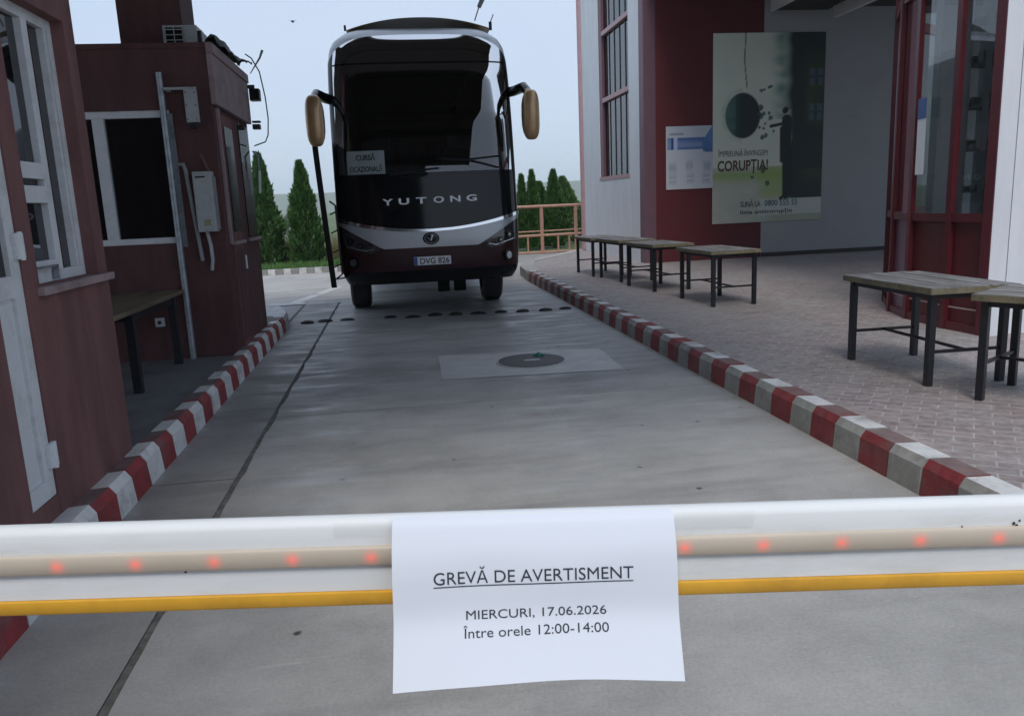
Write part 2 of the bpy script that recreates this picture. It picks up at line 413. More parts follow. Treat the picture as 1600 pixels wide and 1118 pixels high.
# pavement on the right
sheet('pavement', [(2.80, -8), (14, -8), (14, 22.6), (5.2, 22.35), (4.0, 20.3), (3.1, 18.9), (2.80, 17.6)], .18, 'pavers')
b = MB()
pts = [(2.62, 16.2), (2.70, 17.6), (3.0, 19.0), (3.95, 20.5), (5.2, 22.5), (7, 23)]
for (x0, y0), (x1, y1) in zip(pts, pts[1:]):
    d = Vector((x1 - x0, y1 - y0, 0)).normalized(); nn = Vector((d.y, -d.x, 0)) * .3
    b.loft([[(x0, y0, -.02), (x0, y0, .192), (x0 + nn.x, y0 + nn.y, .192), (x0 + nn.x, y0 + nn.y, -.02)],
            [(x1, y1, -.02), (x1, y1, .192), (x1 + nn.x, y1 + nn.y, .192), (x1 + nn.x, y1 + nn.y, -.02)]], 'kplain')
tag(b.build('pavement_edge'), **KD)
def kerb(name, xo, sgn, y_first, red_first, n, top_w, mats):
    b = MB(); rr = random.Random(3 if sgn > 0 else 5)
    y = y_first; red = red_first
    for k in range(n):
        L = .28; j = rr.uniform(-.006, .006); h = .197 + rr.uniform(-.006, .006)
        y0, y1 = y + .004, y + L - .004
        sec = [(xo, -.02), (xo + sgn * .012 + j, h - .045), (xo + sgn * .045 + j, h), (xo + sgn * top_w, h - .006), (xo + sgn * top_w, -.02)]
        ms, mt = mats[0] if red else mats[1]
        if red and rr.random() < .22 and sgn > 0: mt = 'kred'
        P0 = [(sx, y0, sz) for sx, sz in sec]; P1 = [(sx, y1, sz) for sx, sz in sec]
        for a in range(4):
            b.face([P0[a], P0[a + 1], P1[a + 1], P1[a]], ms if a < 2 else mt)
        b.face(P0[::-1], ms); b.face(P1, ms)
        y += L; red = not red
    return tag(b.build(name), **KD)
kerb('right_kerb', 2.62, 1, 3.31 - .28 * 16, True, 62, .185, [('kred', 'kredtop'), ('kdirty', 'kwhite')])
kerb('left_kerb', -1.58, -1, 4.03 - .28 * 16, True, 41, .15, [('kred', 'kredtop'), ('kwhite', 'kwhite')])
# island under the booths with its rounded nose
b = MB()
isl = [(-1.72, -8), (-1.72, 11.1), (-1.74, 11.2), (-2.0, 11.2), (-6, 11.2), (-6, -8)]
b.prism(isl, 'z', -.02, .15, 'apron'); tag(b.build('island'), **KD)
b = MB()
arc = [(-1.58, 11.05), (-1.60, 11.5), (-1.68, 11.95), (-1.82, 12.4), (-2.05, 12.8), (-2.5, 13.1), (-4.5, 13.2), (-4.5, 11.21), (-1.73, 11.21), (-1.73, 11.05)]
cen = Vector((-2.2, 11.9))
b.loft([[(x, y, -.02) for x, y in arc], [(x, y, .15) for x, y in arc], [(x + (cen.x - x) * .05, y + (cen.y - y) * .05, .195) for x, y in arc]], 'kwhite')
o = b.build('island_nose'); tag(o, **KD)
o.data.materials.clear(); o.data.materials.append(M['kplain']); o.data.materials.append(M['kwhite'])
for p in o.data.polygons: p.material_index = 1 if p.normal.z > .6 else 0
# far road markings, painted bright strip under the coach, far kerb
b = MB()
def stripe(x0, y0, x1, y1, wd, z=-.008):
    d = Vector((x1 - x0, y1 - y0, 0)).normalized(); nn = Vector((-d.y, d.x, 0)) * wd / 2
    b.face([(x0 + nn.x, y0 + nn.y, z), (x0 - nn.x, y0 - nn.y, z), (x1 - nn.x, y1 - nn.y, z), (x1 + nn.x, y1 + nn.y, z)], 'linewhite')
stripe(-6, 16.6, -1.25, 17.25, .13); stripe(-1.3, 17.15, -1.95, 14.35, .22); stripe(-6, 14.55, -1.7, 14.45, .35, -.0085); stripe(-1.7, 14.9, .2, 15.0, .12); stripe(-1.9, 14.33, .3, 14.35, .09)
stripe(-2.4, 15.75, -1.55, 15.9, .08); stripe(1.7, 14.6, 2.4, 14.65, .09); stripe(-.62, 16.9, 1.7, 16.75, 2.2, -.0075)  # broad last stripe paints brightly lit ground under the coach
tag(b.build('road_markings_and_lit_strip'), **KD)
b = MB()
for k in range(-14, 44):
    x = -8 + k * .2
    b.box(x, x + .19, 21.5 + x * .01, 21.68 + x * .01, -.03, .13, 'kwhite' if k % 2 else 'gutter')
tag(b.build('far_kerb'), **KD)
sheet('lawn', [(-40, 21.7), (3.2, 21.7), (3.2, 30), (-40, 30)], .02, 'lawn')
sheet('ramp_road', [(3.2, 21.6), (40, 21.6), (40, 24.6), (3.2, 24.6)], -.01, 'gutter')

# hills far off
b = MB()
def hillz(x, k):
    return 24 + 9 * noise.noise(Vector((x * .0016, k * 7.1, 0))) + 4 * noise.noise(Vector((x * .006, k * 3.3, 1)))
b.grid(lambda u, v: Vector((-1900 + 3800 * u, 1250 + 380 * v, (hillz(-1900 + 3800 * u, 1) + 10) * math.sin(math.pi * min(1, v * 1.0)) - 2)), 90, 8, 'hill')
tag(b.build('hills', smooth=60), **KD)

# ------------------------------------------------------------------ lane canopy (stands just above the frame, shades the lane)
cp = thing('lane_canopy', (-2.4, 9.5, 3.2), 'dark red steel canopy column rising behind the kiosk roof and its lane roof', 'canopy')
CX0, CX1, CY0, CY1, CZ = -15.0, 2.75, 1.7, 11.6, 5.6
b = MB(); b.box(CX0, CX1, CY0, CY1, CZ, CZ + .5, 'soffit'); b.build('roof', cp)
b = MB()
for y in (2.2, 4.0, 5.5, 7.0, 9.0, 10.4, 11.3): b.box(CX0 + .1, CX1 - .1, y, y + .12, CZ - .16, CZ - .002, 'soffit')
b.build('beam', cp)
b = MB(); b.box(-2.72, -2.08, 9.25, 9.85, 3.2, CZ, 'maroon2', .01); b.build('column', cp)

# ------------------------------------------------------------------ near booth (left edge)
def window_frame(b, plane, y0, y1, z0, z1, d, wd, m):
    """rectangular frame in an x = plane wall"""
    b.box(plane - d, plane, y0, y1, z1 - wd, z1, m, .004); b.box(plane - d, plane, y0, y1, z0, z0 + wd, m, .004)
    b.box(plane - d, plane, y0, y0 + wd, z0 + wd, z1 - wd, m, .004); b.box(plane - d, plane, y1 - wd, y1, z0 + wd, z1 - wd, m, .004)
nb = thing('guard_booth', (-2.4, 3.5, .15), 'maroon rendered booth with white door and window beside the barrier', 'booth')
b = MB()
XW = -1.72; XI = -1.84
WY0, WY1, WZ0, WZ1 = 4.10, 4.88, 1.30, 2.67
DY0, DY1, DZ0, DZ1 = 3.10, 3.95, .30, 2.35
b.box(-4.2, XI, -3, 5.02, .14, 3.9, 'maroon')                       # core behind the face
b.box(XI + .001, XW, WY1, 5.02, .14, 3.9, 'maroon')
b.box(XI + .001, XW, DY1, WY1 - .001, .14, WZ0, 'maroon')
b.box(XI + .001, XW, DY1, WY1 - .001, WZ1, 3.9, 'maroon')
b.box(XI + .001, XW, DY1, WY0, WZ0 + .001, WZ1 - .001, 'maroon')
b.box(XI + .001, XW, 3.2, DY1 - .001, DZ1, 3.9, 'maroon')
b.box(XI + .001, XW - .002, 3.2, DY1 - .001, .14, DZ0, 'maroon')
b.box(XI + .001, -1.635, -3, 3.49, .14, 3.9, 'maroon')
b.build('wall', nb)
b = MB(); b.box(XW - .1, XW + .035, WY0 - .03, 5.035, WZ0 - .045, WZ0 - .004, 'mauve', .006)
b.build('sill', nb)
b = MB(); window_frame(b, XI + .052, WY0, WY1, WZ0, WZ1, .05, .055, 'upvc')
b.box(XI + .002, XI + .056, 4.50, 4.57, WZ0 + .055, WZ1 - .055, 'upvc', .004)
b.box(XI + .002, XI + .060, 4.155, 4.50, 1.82, 1.90, 'upvc', .004); b.box(XI + .002, XI + .060, 4.155, 4.50, 1.70, 1.785, 'upvc', .004)
b.box(XI + .002, XI + .056, 4.765, 4.795, WZ0 + .055, WZ1 - .055, 'upvc', .003)
b.box(XI + .002, XI + .058, 4.155, 4.19, WZ0 + .055, 1.70, 'upvc', .003)
b.box(XI + .002, XI + .058, 4.155, 4.50, WZ0 + .055, WZ0 + .11, 'upvc', .003)
wn = b.build('window', nb)
b = MB(); b.box(XI + .01, XI + .02, WY0 + .05, WY1 - .05, WZ0 + .05, WZ1 - .05, 'dpane'); b.build('pane', wn)
b = MB(); b.box(XI + .06, XI + .085, 4.20, 4.44, WZ0 + .075, WZ0 + .085, 'galv'); b.box(XI + .06, XI + .085, 4.42, 4.44, WZ0 + .01, WZ0 + .085, 'galv')
b.build('latch', wn)
b = MB(); window_frame(b, XW - .01, DY0, DY1, DZ0, DZ1, .06, .09, 'upvc')
b.box(XW - .065, XW - .012, DY0, DY1, 1.27, 1.37, 'upvc', .004); b.box(XW - .06, XW - .03, DY0 + .08, DY1 - .08, DZ0 + .08, 1.28, 'upvc')
b.box(XW - .05, XW - .022, DY0 + .12, DY1 - .115, DZ0 + .12, 1.25, 'upvc', .006)
dr = b.build('door', nb)
b = MB(); b.box(XW - .05, XW - .035, DY0 + .08, DY1 - .08, 1.36, DZ1 - .08, 'dpane'); b.build('pane', dr)
for z in (.50, 1.50):
    b = MB(); b.box(XW - .012, XW + .012, DY1 - .05, DY1 + .035, z - .06, z + .06, 'upvc', .006); b.tube([(XW + .012, DY1 - .005, z - .065), (XW + .012, DY1 - .005, z + .065)], .012, 'upvc')
    b.build('hinge', dr)

# ------------------------------------------------------------------ second booth (kiosk)
kb = thing('customs_kiosk', (-3.2, 9.5, .15), 'dark maroon kiosk with wide dark window between near booth and bus', 'kiosk')
KX, KY0, KY1, KZ = -1.72, 8.5, 10.42, 3.24
b = MB()
KWX0, KWX1, KWZ0, KWZ1 = -4.2, -2.13, 1.34, 2.64
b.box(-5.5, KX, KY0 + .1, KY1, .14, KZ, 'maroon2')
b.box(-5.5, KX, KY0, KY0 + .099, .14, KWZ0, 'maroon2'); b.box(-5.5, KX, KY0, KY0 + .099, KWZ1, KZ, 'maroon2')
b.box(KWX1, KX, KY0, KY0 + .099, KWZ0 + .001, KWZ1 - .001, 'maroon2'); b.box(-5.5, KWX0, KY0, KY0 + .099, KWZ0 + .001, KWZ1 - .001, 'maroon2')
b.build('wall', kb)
b = MB()
for z0, z1 in ((KWZ0, KWZ0 + .06), (KWZ1 - .07, KWZ1)): b.box(KWX0, KWX1, KY0 + .02, KY0 + .09, z0, z1, 'upvc', .004)
for x0, x1 in ((KWX1 - .07, KWX1), (-2.87, -2.76)): b.box(x0, x1, KY0 + .018, KY0 + .09, KWZ0 + .06, KWZ1 - .07, 'upvc', .004)
wn = b.build('window', kb)
b = MB(); b.box(KWX0, KWX1 - .05, KY0 + .06, KY0 + .07, KWZ0 + .03, KWZ1 - .03, 'dpane'); b.build('pane', wn)
b = MB(); b.box(-2.98, -2.955, KY0 - .02, KY0 + .02, 1.5, 1.72, 'upvc', .004); b.build('handle', wn)
b = MB(); b.box(-5.5, KX + .03, KY0 - .012, KY0 - .001, KZ - .03, KZ + .02, 'maroon2'); b.box(KX + .001, KX + .05, KY0 - .012, KY1 + .05, 2.68, 3.16, 'mauve', .006)
b.box(KX + .001, KX + .065, KY0 - .014, KY1 + .06, 3.162, KZ + .02, 'mauve', .006)
b.build('parapet', kb)
b = MB(); b.box(KX + .001, KX + .03, KY0 + .14, KY0 + .20, 1.30, 2.66, 'mauve', .004)
b.build('downpipe', kb)
b = MB(); b.box(KX + .001, KX + .02, 8.78, 9.30, .16, 2.62, 'maroon'); b.box(KX + .021, KX + .03, 8.83, 9.25, 1.42, 2.5, 'gblack'); b.box(KX + .021, KX + .028, 8.83, 9.25, .25, 1.22, 'maroon2')
b.tube([(KX + .04, 9.22, 1.0), (KX + .04, 9.22, 1.15)], .012, 'upvc')
b.build('door', kb)
for y0, y1 in ((8.74, 9.34), (9.75, 10.35)):
    b = MB(); b.box(KX + .001, KX + .048, y0, y1, 1.285, 1.32, 'mauve', .004); b.build('ledge', kb)
b = MB(); b.box(KX + .001, KX + .012, 9.75, 10.35, 1.33, 2.62, 'gblack'); b.build('side_window', kb)

ac = thing('air_conditioner', (-1.94, 9.0, KZ + .02), 'small air conditioner unit on the kiosk roof beside the red column', 'air conditioner')
b = MB(); b.box(-2.19, -1.86, 8.86, 9.2, KZ + .02, KZ + .26, 'greypaint', .01); b.build('casing', ac)
b = MB()
b.box(-2.165, -1.99, 8.85, 8.858, KZ + .045, KZ + .235, 'gblack')
for k in range(4): b.box(-2.165, -1.99, 8.842, 8.849, KZ + .06 + k * .05, KZ + .068 + k * .05, 'greypaint')
for k in range(3): b.box(-2.165 + k * .084, -2.157 + k * .084, 8.840, 8.8415, KZ + .045, KZ + .235, 'greypaint')
b.build('grille', ac)
b = MB(); b.box(-1.859, -1.82, 8.88, 9.15, KZ + .02, KZ + .21, 'black', .01); b.build('side_cover', ac)

# tarp, cables and lamp on the far corner of the kiosk
tp = MB()
def tarp(u, v):
    x = -1.80 + .17 * u + .03 * math.sin(9 * v); y = 8.75 + 1.9 * v
    z = KZ + .03 + .10 * math.sin(math.pi * u) * (0.6 + .5 * math.sin(5 * v + 1)) + .06 * noise.noise(Vector((u * 5, v * 9, 2))) + .14 * v
    return Vector((x, y, z))
tp.grid(tarp, 10, 24, 'tarp')
tag(tp.build('tarpaulin', smooth=40), 'crumpled dark tarpaulin lying along the kiosk roof edge', 'tarpaulin')
b = MB(); b.tube([(-1.66, 10.45, 3.5), (-1.60, 10.5, 3.46), (-1.52, 10.5, 3.3), (-1.48, 10.5, 3.0), (-1.47, 10.5, 2.75), (-1.49, 10.5, 2.55), (-1.53, 10.5, 2.47), (-1.66, 10.44, 2.42)], .008, 'black')
tag(b.build('cable', smooth=50), 'black cable looping out from the far end of the kiosk', 'cable')
fl = thing('floodlight', (-1.62, 10.5, 3.0), 'small black floodlight on the far corner of the kiosk', 'floodlight')
b = MB(); b.box(-1.66, -1.54, 10.44, 10.58, 2.96, 3.1, 'black', .01); b.build('housing', fl)
b = MB(); b.box(-1.655, -1.545, 10.425, 10.438, 2.975, 3.085, 'gblack'); b.build('lens', fl)
b = MB(); b.box(-1.70, -1.59, 10.43, 10.47, 3.1, 3.14, 'black'); b.build('bracket', fl)
fl2 = thing('bell', (-1.62, 10.5, 2.6), 'small dark signal box below the floodlight on the kiosk', 'signal box')
b = MB(); b.box(-1.66, -1.57, 10.44, 10.54, 2.62, 2.68, 'black', .008); b.build('housing', fl2)
b = MB(); b.box(-1.66, -1.565, 10.44, 10.54, 2.70, 2.72, 'black', .004); b.build('lid', fl2)
b = MB(); b.tube([(-1.63, 10.5, 3.28), (-1.50, 10.5, 3.46), (-1.46, 10.5, 3.55)], [.005, .012, .016], 'conduit')
tag(b.build('antenna'), 'short pale antenna sticking out from the kiosk roof corner', 'antenna')
b = MB(); b.tube([(-1.69, 10.46, 2.36), (-1.63, 10.46, 2.3), (-1.63, 10.46, 2.12)], .012, 'conduit'); b.tube([(-1.63, 10.46, 2.12), (-1.65, 10.46, 1.85)], .015, 'upvc')
tag(b.build('conduit', smooth=40), 'pale conduit running down the far corner of the kiosk', 'conduit')

# galvanised pole, bracket lamp, intercom box, conduit on the kiosk front
gp = thing('steel_pole', (-2.17, 8.44, .15), 'galvanised steel pole standing against the kiosk front', 'pole')
b = MB(); b.tube([(-2.17, 8.45, .15), (-2.17, 8.45, 2.98)], .032, 'galv', 12); b.build('tube', gp, 40)
b = MB(); b.box(-2.145, -2.10, 8.478, 8.499, 1.3, 2.6, 'galv'); b.build('strut', gp)
lm = thing('wall_lamp', (-1.9, 8.5, 2.8), 'pale lamp hanging from a bracket above the intercom', 'lamp')
b = MB(); b.box(-2.135, -1.83, 8.40, 8.43, 2.81, 2.835, 'greypaint', .003); b.box(-2.12, -2.09, 8.43, 8.499, 2.80, 2.84, 'greypaint'); b.build('bracket', lm)
b = MB(); b.box(-1.945, -1.83, 8.37, 8.44, 2.50, 2.808, 'greypaint', .008)
for z in (2.53, 2.66, 2.78):
    for x in (-1.93, -1.845): b.tube([(x, 8.368, z), (x, 8.376, z)], .007, 'black')
b.build('head', lm)
b = MB(); b.box(-1.93, -1.845, 8.38, 8.43, 2.44, 2.499, 'black', .01); b.build('lens', lm)
ib = thing('intercom_box', (-1.84, 8.5, 1.7), 'grey metal intercom box on the kiosk front wall', 'control box')
b = MB(); b.box(-1.955, -1.775, 8.36, 8.499, 1.44, 2.03, 'greypaint', .012); b.build('casing', ib)
b = MB(); b.box(-1.948, -1.785, 8.352, 8.3595, 1.455, 2.015, 'greypaint', .004)
b.box(-1.925, -1.83, 8.349, 8.3518, 1.97, 1.985, 'black'); b.build('front_cover', ib)
b = MB(); b.box(-1.885, -1.82, 8.3485, 8.3518, 1.50, 1.565, P('sticker', (.26, .27, .16), .6, .3, 60)); b.build('sticker', ib)
b = MB(); b.box(-1.773, -1.76, 8.42, 8.49, 1.46, 1.98, 'conduit'); b.build('side_rail', ib)
b = MB(); b.tube([(-1.80, 8.44, 2.03), (-1.83, 8.44, 2.10), (-1.87, 8.45, 2.20)], .012, 'maroon'); b.build('stay', ib)
b = MB(); b.tube([(-2.1, 8.48, 2.11), (-2.05, 8.47, 2.11), (-2.03, 8.46, 2.05), (-2.0, 8.46, 1.6), (-1.97, 8.47, 1.15)], .02, 'conduit')
tag(b.build('conduit', smooth=40), 'bent grey conduit left of the intercom box', 'conduit')
b = MB(); b.tube([(-1.89, 8.45, 1.44), (-1.87, 8.45, 1.3), (-1.87, 8.46, 1.15), (-1.89, 8.47, 1.05)], .018, 'greypaint')
tag(b.build('hose', smooth=40), 'pale cable sleeve hanging below the intercom box', 'cable')
sk = thing('wall_socket', (-2.47, 8.5, .55), 'small white socket low on the kiosk wall under the bench', 'socket')
b = MB(); b.box(-2.51, -2.42, 8.465, 8.499, .50, .59, 'upvc', .008); b.build('cover', sk)
b = MB(); b.tube([(-2.465, 8.46, .545), (-2.465, 8.47, .545)], .02, 'darkgap'); b.build('outlet', sk)

# plank bench-table between the booths
bt = thing('plank_table', (-2.7, 7.2, .15), 'narrow plank table in the recess between the two booths', 'table')
b = MB(); b.box(-3.5, -2.18, 6.2, 8.42, .835, .875, 'bwood', .004); b.build('table_top', bt)
for x, y in ((-2.25, 6.92), (-2.25, 8.2), (-3.4, 6.92), (-3.4, 8.2)):
    b = MB(); b.box(x - .035, x + .035, y - .035, y + .035, .15, .835, 'black', .004); b.build('leg', bt)
b = MB(); b.box(-2.27, -2.23, 6.96, 8.16, .76, .82, 'black'); b.box(-3.38, -2.29, 6.90, 6.94, .76, .82, 'black'); b.build('apron_rail', bt)

# ------------------------------------------------------------------ road bumps and manhole
bumps = [(-1.37, 11.70), (-1.12, 11.78), (-.80, 11.77), (-.17, 11.76), (.16, 11.63), (.49, 11.66), (.79, 11.59), (1.12, 11.58), (1.46, 11.56), (1.78, 11.50), (2.12, 11.47), (2.43, 11.52)]
ordn = ['first', 'second', 'third', 'fourth', 'fifth', 'sixth', 'seventh', 'eighth', 'ninth', 'tenth', 'eleventh', 'twelfth']
proto = None
for k, (x, y) in enumerate(bumps):
    if proto is None:
        b = MB()
        b.ellipsoid((x, y, 0), (.115, .075, .045), 'rubber', 16, 8, lambda p: Vector((p.x, p.y, max(0, p.z))))
        proto = o = b.build('road_bump', None, 50, (x, y, 0))
    else:
        o = proto.copy(); COL.objects.link(o); o.location = (x, y, 0)
    o.rotation_euler.z = random.uniform(-.2, .2); o.scale = (random.uniform(.85, 1.1), 1, random.uniform(.7, 1.1))
    tag(o, 'black rubber road bump, %s from the left in the row' % ordn[k], 'road bump', 'rubber bumps in a row across the lane')
mh = thing('manhole_cover', (1.275, 7.79, .004), 'round iron manhole cover in the pale patch of the lane', 'manhole cover')
b = MB(); b.tube([(1.275, 7.79, .0045), (1.275, 7.79, .012)], .36, 'patch', 40); b.build('ring', mh)
b = MB(); b.tube([(1.275, 7.79, .0125), (1.275, 7.79, .018)], .335, 'iron', 40)
for k in range(6):
    for j in range(-2 , 3):
        pass
b.build('lid', mh)
b = MB(); b.box(1.20, 1.36, 7.75, 7.81, .0185, .021, 'patch'); b.build('lid_mark', mh)
b = MB(); b.ellipsoid((1.38, 7.96, .02), (.035, .03, .035), 'green', 10, 6); b.tube([(1.33, 7.97, .02), (1.38, 7.96, .045), (1.44, 7.95, .02)], .014, 'green'); b.build('plug', mh)

# ------------------------------------------------------------------ trestle tables on the pavement
def make_table(label):
    t = thing('market_table', (0, 0, 0), label, 'table', 'tables in a row along the pavement')
    W_, L_, H_ = .60, 1.04, .71       # legs' footprint
    b = MB(); n = 6; rr = random.Random(11)
    for k in range(n):
        w0 = -.04 + k * .68 / n
        b.box(w0 + .004, w0 + .68 / n - .004, -.045, L_ + .05, H_ - .042 + rr.uniform(-.003, .003), H_ + rr.uniform(-.004, .005), 'plank', .004)
    b.box(-.042, -.036, -.045, L_ + .05, H_ - .045, H_ - .004, 'plankedge'); b.box(.637, .643, -.045, L_ + .05, H_ - .045, H_ - .004, 'plankedge')
    b.box(-.036, .636, -.049, -.046, H_ - .045, H_ - .004, 'plankedge'); b.box(-.036, .636, L_ + .051, L_ + .054, H_ - .045, H_ - .004, 'plankedge')
    b.build('table_top', t)
    for x in (.02, W_ - .02):
        for y in (.02, L_ - .02):
            b = MB(); b.box(x - .024, x + .024, y - .024, y + .024, 0, H_ - .046, 'black', .004); b.build('leg', t)
    b = MB()
    for x in (.02, W_ - .02): b.box(x - .012, x + .012, .045, L_ - .045, H_ - .085, H_ - .047, 'black')
    for y in (.02, L_ - .02): b.box(.045, W_ - .045, y - .012, y + .012, H_ - .085, H_ - .047, 'black')
    b.build('frame', t)
    for y in (.02, L_ - .02):
        b = MB(); b.box(.045, W_ - .045, y - .01, y + .01, .235, .257, 'black'); b.build('stretcher', t)
    b = MB(); b.box(W_ / 2 - .01, W_ / 2 + .01, .03, L_ - .03, .236, .256, 'black'); b.build('stretcher', t)
    return t
PZ = .18
T0 = make_table('weathered plank table nearest the red glazed bay')
T0.location = (3.68, 5.02, PZ); T0.rotation_euler.z = R(-1)
# near corner table, turned
ang = R(31); L_ = 1.04
ox, oy = 3.73, 4.60
dup(T0, (ox + L_ * math.sin(ang), oy - L_ * math.cos(ang), PZ), ang, 'plank table cut off by the right edge of the photo')
dup(T0, (3.92, 9.52, PZ), R(2.5), 'plank table standing in front of the large green poster')
dup(T0, (3.79, 11.45, PZ), R(6), 'plank table below the small blue and white notice')
dup(T0, (3.73, 13.05, PZ), R(5), 'plank table by the corner of the white and red walls')
dup(T0, (3.56, 14.32, PZ), R(3), 'farthest plank table beside the white wall')

# ------------------------------------------------------------------ station building on the right
sb = thing('station_building', (9, 16, .18), 'white and dark red customs building with round glazed bay', 'building')
b = MB()
WX = 5.3; BY = 16.6
# white wall along the road, opening for the tall window
wy0, wy1, wz0 = 17.66, 20.27, 2.13
b.box(WX, WX + .3, BY + .3, wy0, .0, 9, 'wwall'); b.box(WX, WX + .3, wy1, 22.0, 0, 9, 'wwall')
b.box(WX, WX + .3, wy0 + .001, wy1 - .001, 0, wz0, 'wwall')
b.build('white_wall', sb)
b = MB(); b.box(5.56, 7.94, BY, BY + .3, .17, 9, 'rwall'); b.build('red_wall', sb)
b = MB(); b.box(WX - .004, 5.558, BY - .004, BY + .298, .17, 9, 'purple'); b.build('corner_trim', sb)
b = MB(); b.box(7.941, 16, BY + .002, BY + .3, .17, 9, 'gwall'); b.box(5.5, 16, 22.0, 22.2, 0, 9, 'wwall'); b.build('grey_wall', sb)
b = MB(); b.box(7.95, 16, BY - .03, BY + .001, .18, .27, 'soffit'); b.build('skirting', sb)
b = MB(); b.tube([(WX + .05, 22.12, .2), (WX + .05, 22.12, 9)], .14, 'pinkpipe', 12); b.build('downpipe', sb, 40)
# tall window
b = MB()
b.box(WX + .02, WX + .09, wy0, wy0 + .07, wz0, 9, 'purple'); b.box(WX + .02, WX + .09, wy1 - .28, wy1, wz0, 9, 'purple')
b.box(WX - .01, WX + .14, wy0 - .02, wy1 + .02, wz0 - .09, wz0, 'pinkpipe')
for z in (3.93, 5.50, 7.1): b.box(WX + .02, WX + .1, wy0 + .07, wy1 - .28, z, z + .1, 'pinkpipe')
nb_ = 5
for k in range(1, nb_):
    y = wy0 + .07 + (wy1 - .35 - wy0) * k / nb_
    b.box(WX + .085, WX + .098, y - .018, y + .018, wz0, 9, 'black')
wn = b.build('window', sb)
b = MB(); b.box(WX + .10, WX + .11, wy0 + .05, wy1 - .05, wz0, 9, 'bluewin'); b.build('pane', wn)
b = MB(); b.box(WX + .2, WX + .22, wy0 + .0, wy1 - .0, wz0, 9, 'blind'); b.build('blind', wn)
# canopy over the recessed court; unseen higher slab added to shade red wall
b = MB(); b.box(8.12, 9.35, 8.0, BY - .001, 5.30, 5.9, 'soffit'); b.box(9.351, 16, 8.0, BY - .001, 5.36, 5.9, 'soffit'); b.box(5.3, 16, 9.2, 16.58, 5.95, 6.4, 'soffit')
b.build('court_roof_and_shade_slab', sb)
b = MB(); b.box(8.07, 8.119, 8.0, BY - .002, 5.27, 6.0, 'fascia'); b.build('fascia', sb)
b = MB(); b.box(9.30, 9.40, 9.0, BY - .3, 5.08, 5.30, 'fascia'); b.build('beam', sb)
# wall facing the lane at the right edge with pilaster
FY = 6.6
b = MB(); b.box(5.60, 16, FY + .02, FY + .28, .17, 5.59, 'wwall'); b.build('front_wall', sb)
b = MB(); b.box(5.375, 5.55, FY - .03, FY + .014, .17, 5.59, 'wwall', .006); b.build('pilaster', sb)
b = MB(); b.box(5.551, 5.5985, FY + .07, FY + .2, .17, 5.59, 'galv'); b.build('flashing', sb)
# round glazed bay
RC, RR = (8.62, 7.12), 3.3
def bayp(a, r=RR):     # a: angle from -x, positive going away
    return Vector((RC[0] - r * math.cos(a), RC[1] + r * math.sin(a), 0))
angs = [R(-8.7), R(-.3), R(12), R(22), R(37.5), R(52), R(66)]
RAIL0, RAIL1, SILL = 1.28, 3.50, .30
b = MB()
for k, a in enumerate(angs):
    p = bayp(a, RR); q = bayp(a, RR - .05); d = (bayp(a + .001) - p).normalized()
    wd = .035 if k else .05
    b.loft([[tuple(p + d * wd + Vector((0, 0, z))), tuple(p - d * wd + Vector((0, 0, z))), tuple(q - d * wd + Vector((0, 0, z))), tuple(q + d * wd + Vector((0, 0, z)))] for z in (.18, 5.3)], 'redframe')
for a0, a1 in zip(angs, angs[1:]):
    for z0, z1 in ((.18, .26), (RAIL0 - .05, RAIL0 + .03), (RAIL1, RAIL1 + .11), (5.2, 5.3)):
        P0, P1, Q0, Q1 = bayp(a0, RR - .01), bayp(a1, RR - .01), bayp(a0, RR - .08), bayp(a1, RR - .08)
        def zz(p, z): return (p.x, p.y, z)
        b.loft([[zz(P0, z0), zz(P0, z1), zz(Q0, z1), zz(Q0, z0)], [zz(P1, z0), zz(P1, z1), zz(Q1, z1), zz(Q1, z0)]], 'redframe')
bf = b.build('bay_frame', sb)
for k, (a0, a1) in enumerate(zip(angs, angs[1:])):
    P0, P1 = bayp(a0, RR - .05), bayp(a1, RR - .05)
    b = MB()
    for z0, z1 in ((RAIL0 + .03, RAIL1), (RAIL1 + .11, 5.2)):
        b.face([(P0.x, P0.y, z0), (P1.x, P1.y, z0), (P1.x, P1.y, z1), (P0.x, P0.y, z1)], 'bayglass')
    b.build('pane', bf)
    b = MB()
    b.face([(P0.x, P0.y, .26), (P1.x, P1.y, .26), (P1.x, P1.y, RAIL0 - .05), (P0.x, P0.y, RAIL0 - .05)], 'redpanel' if k != 2 else P('purple_panel', (.17, .09, .13), .35, .1))
    P2, P3 = bayp(a0 + R(.8), RR - .03), bayp(a1 - R(.8), RR - .03)
    b.face([(P2.x, P2.y, .40), (P3.x, P3.y, .40), (P3.x, P3.y, .415), (P2.x, P2.y, .415)], 'ledge')
    b.build('panel', bf)
# inside the bay: back wall, blind, shelves with stock
b = MB(); b.grid(lambda u, v: Vector((RC[0] - 2.0 * math.cos(R(-20 + 100 * u)), RC[1] + 2.0 * math.sin(R(-20 + 100 * u)), .2 + 5 * v)), 24, 1, 'inwall'); b.build('inner_wall', sb, 60)
b = MB()
for a0, a1 in ((-2.2, -.6), (3.0, 6.0), (14, 17.5)):
    b.grid(lambda u, v, a0=a0, a1=a1: Vector((*bayp(R(a0 + (a1 - a0) * u), RR - .28).xy, 1.0 + 4.2 * v)), 4, 1, 'blind')
b.build('blind', sb)
b = MB()
for z in (1.5, 1.9, 2.3, 2.7, 3.1):
    b.box(5.62, 5.86, 6.90, 7.45, z, z + .025, 'shelf')
b.box(5.861, 5.88, 6.75, 7.5, .4, 4.2, 'blind'); rr = random.Random(4)
sh = b.build('shelf', sb)
b = MB()
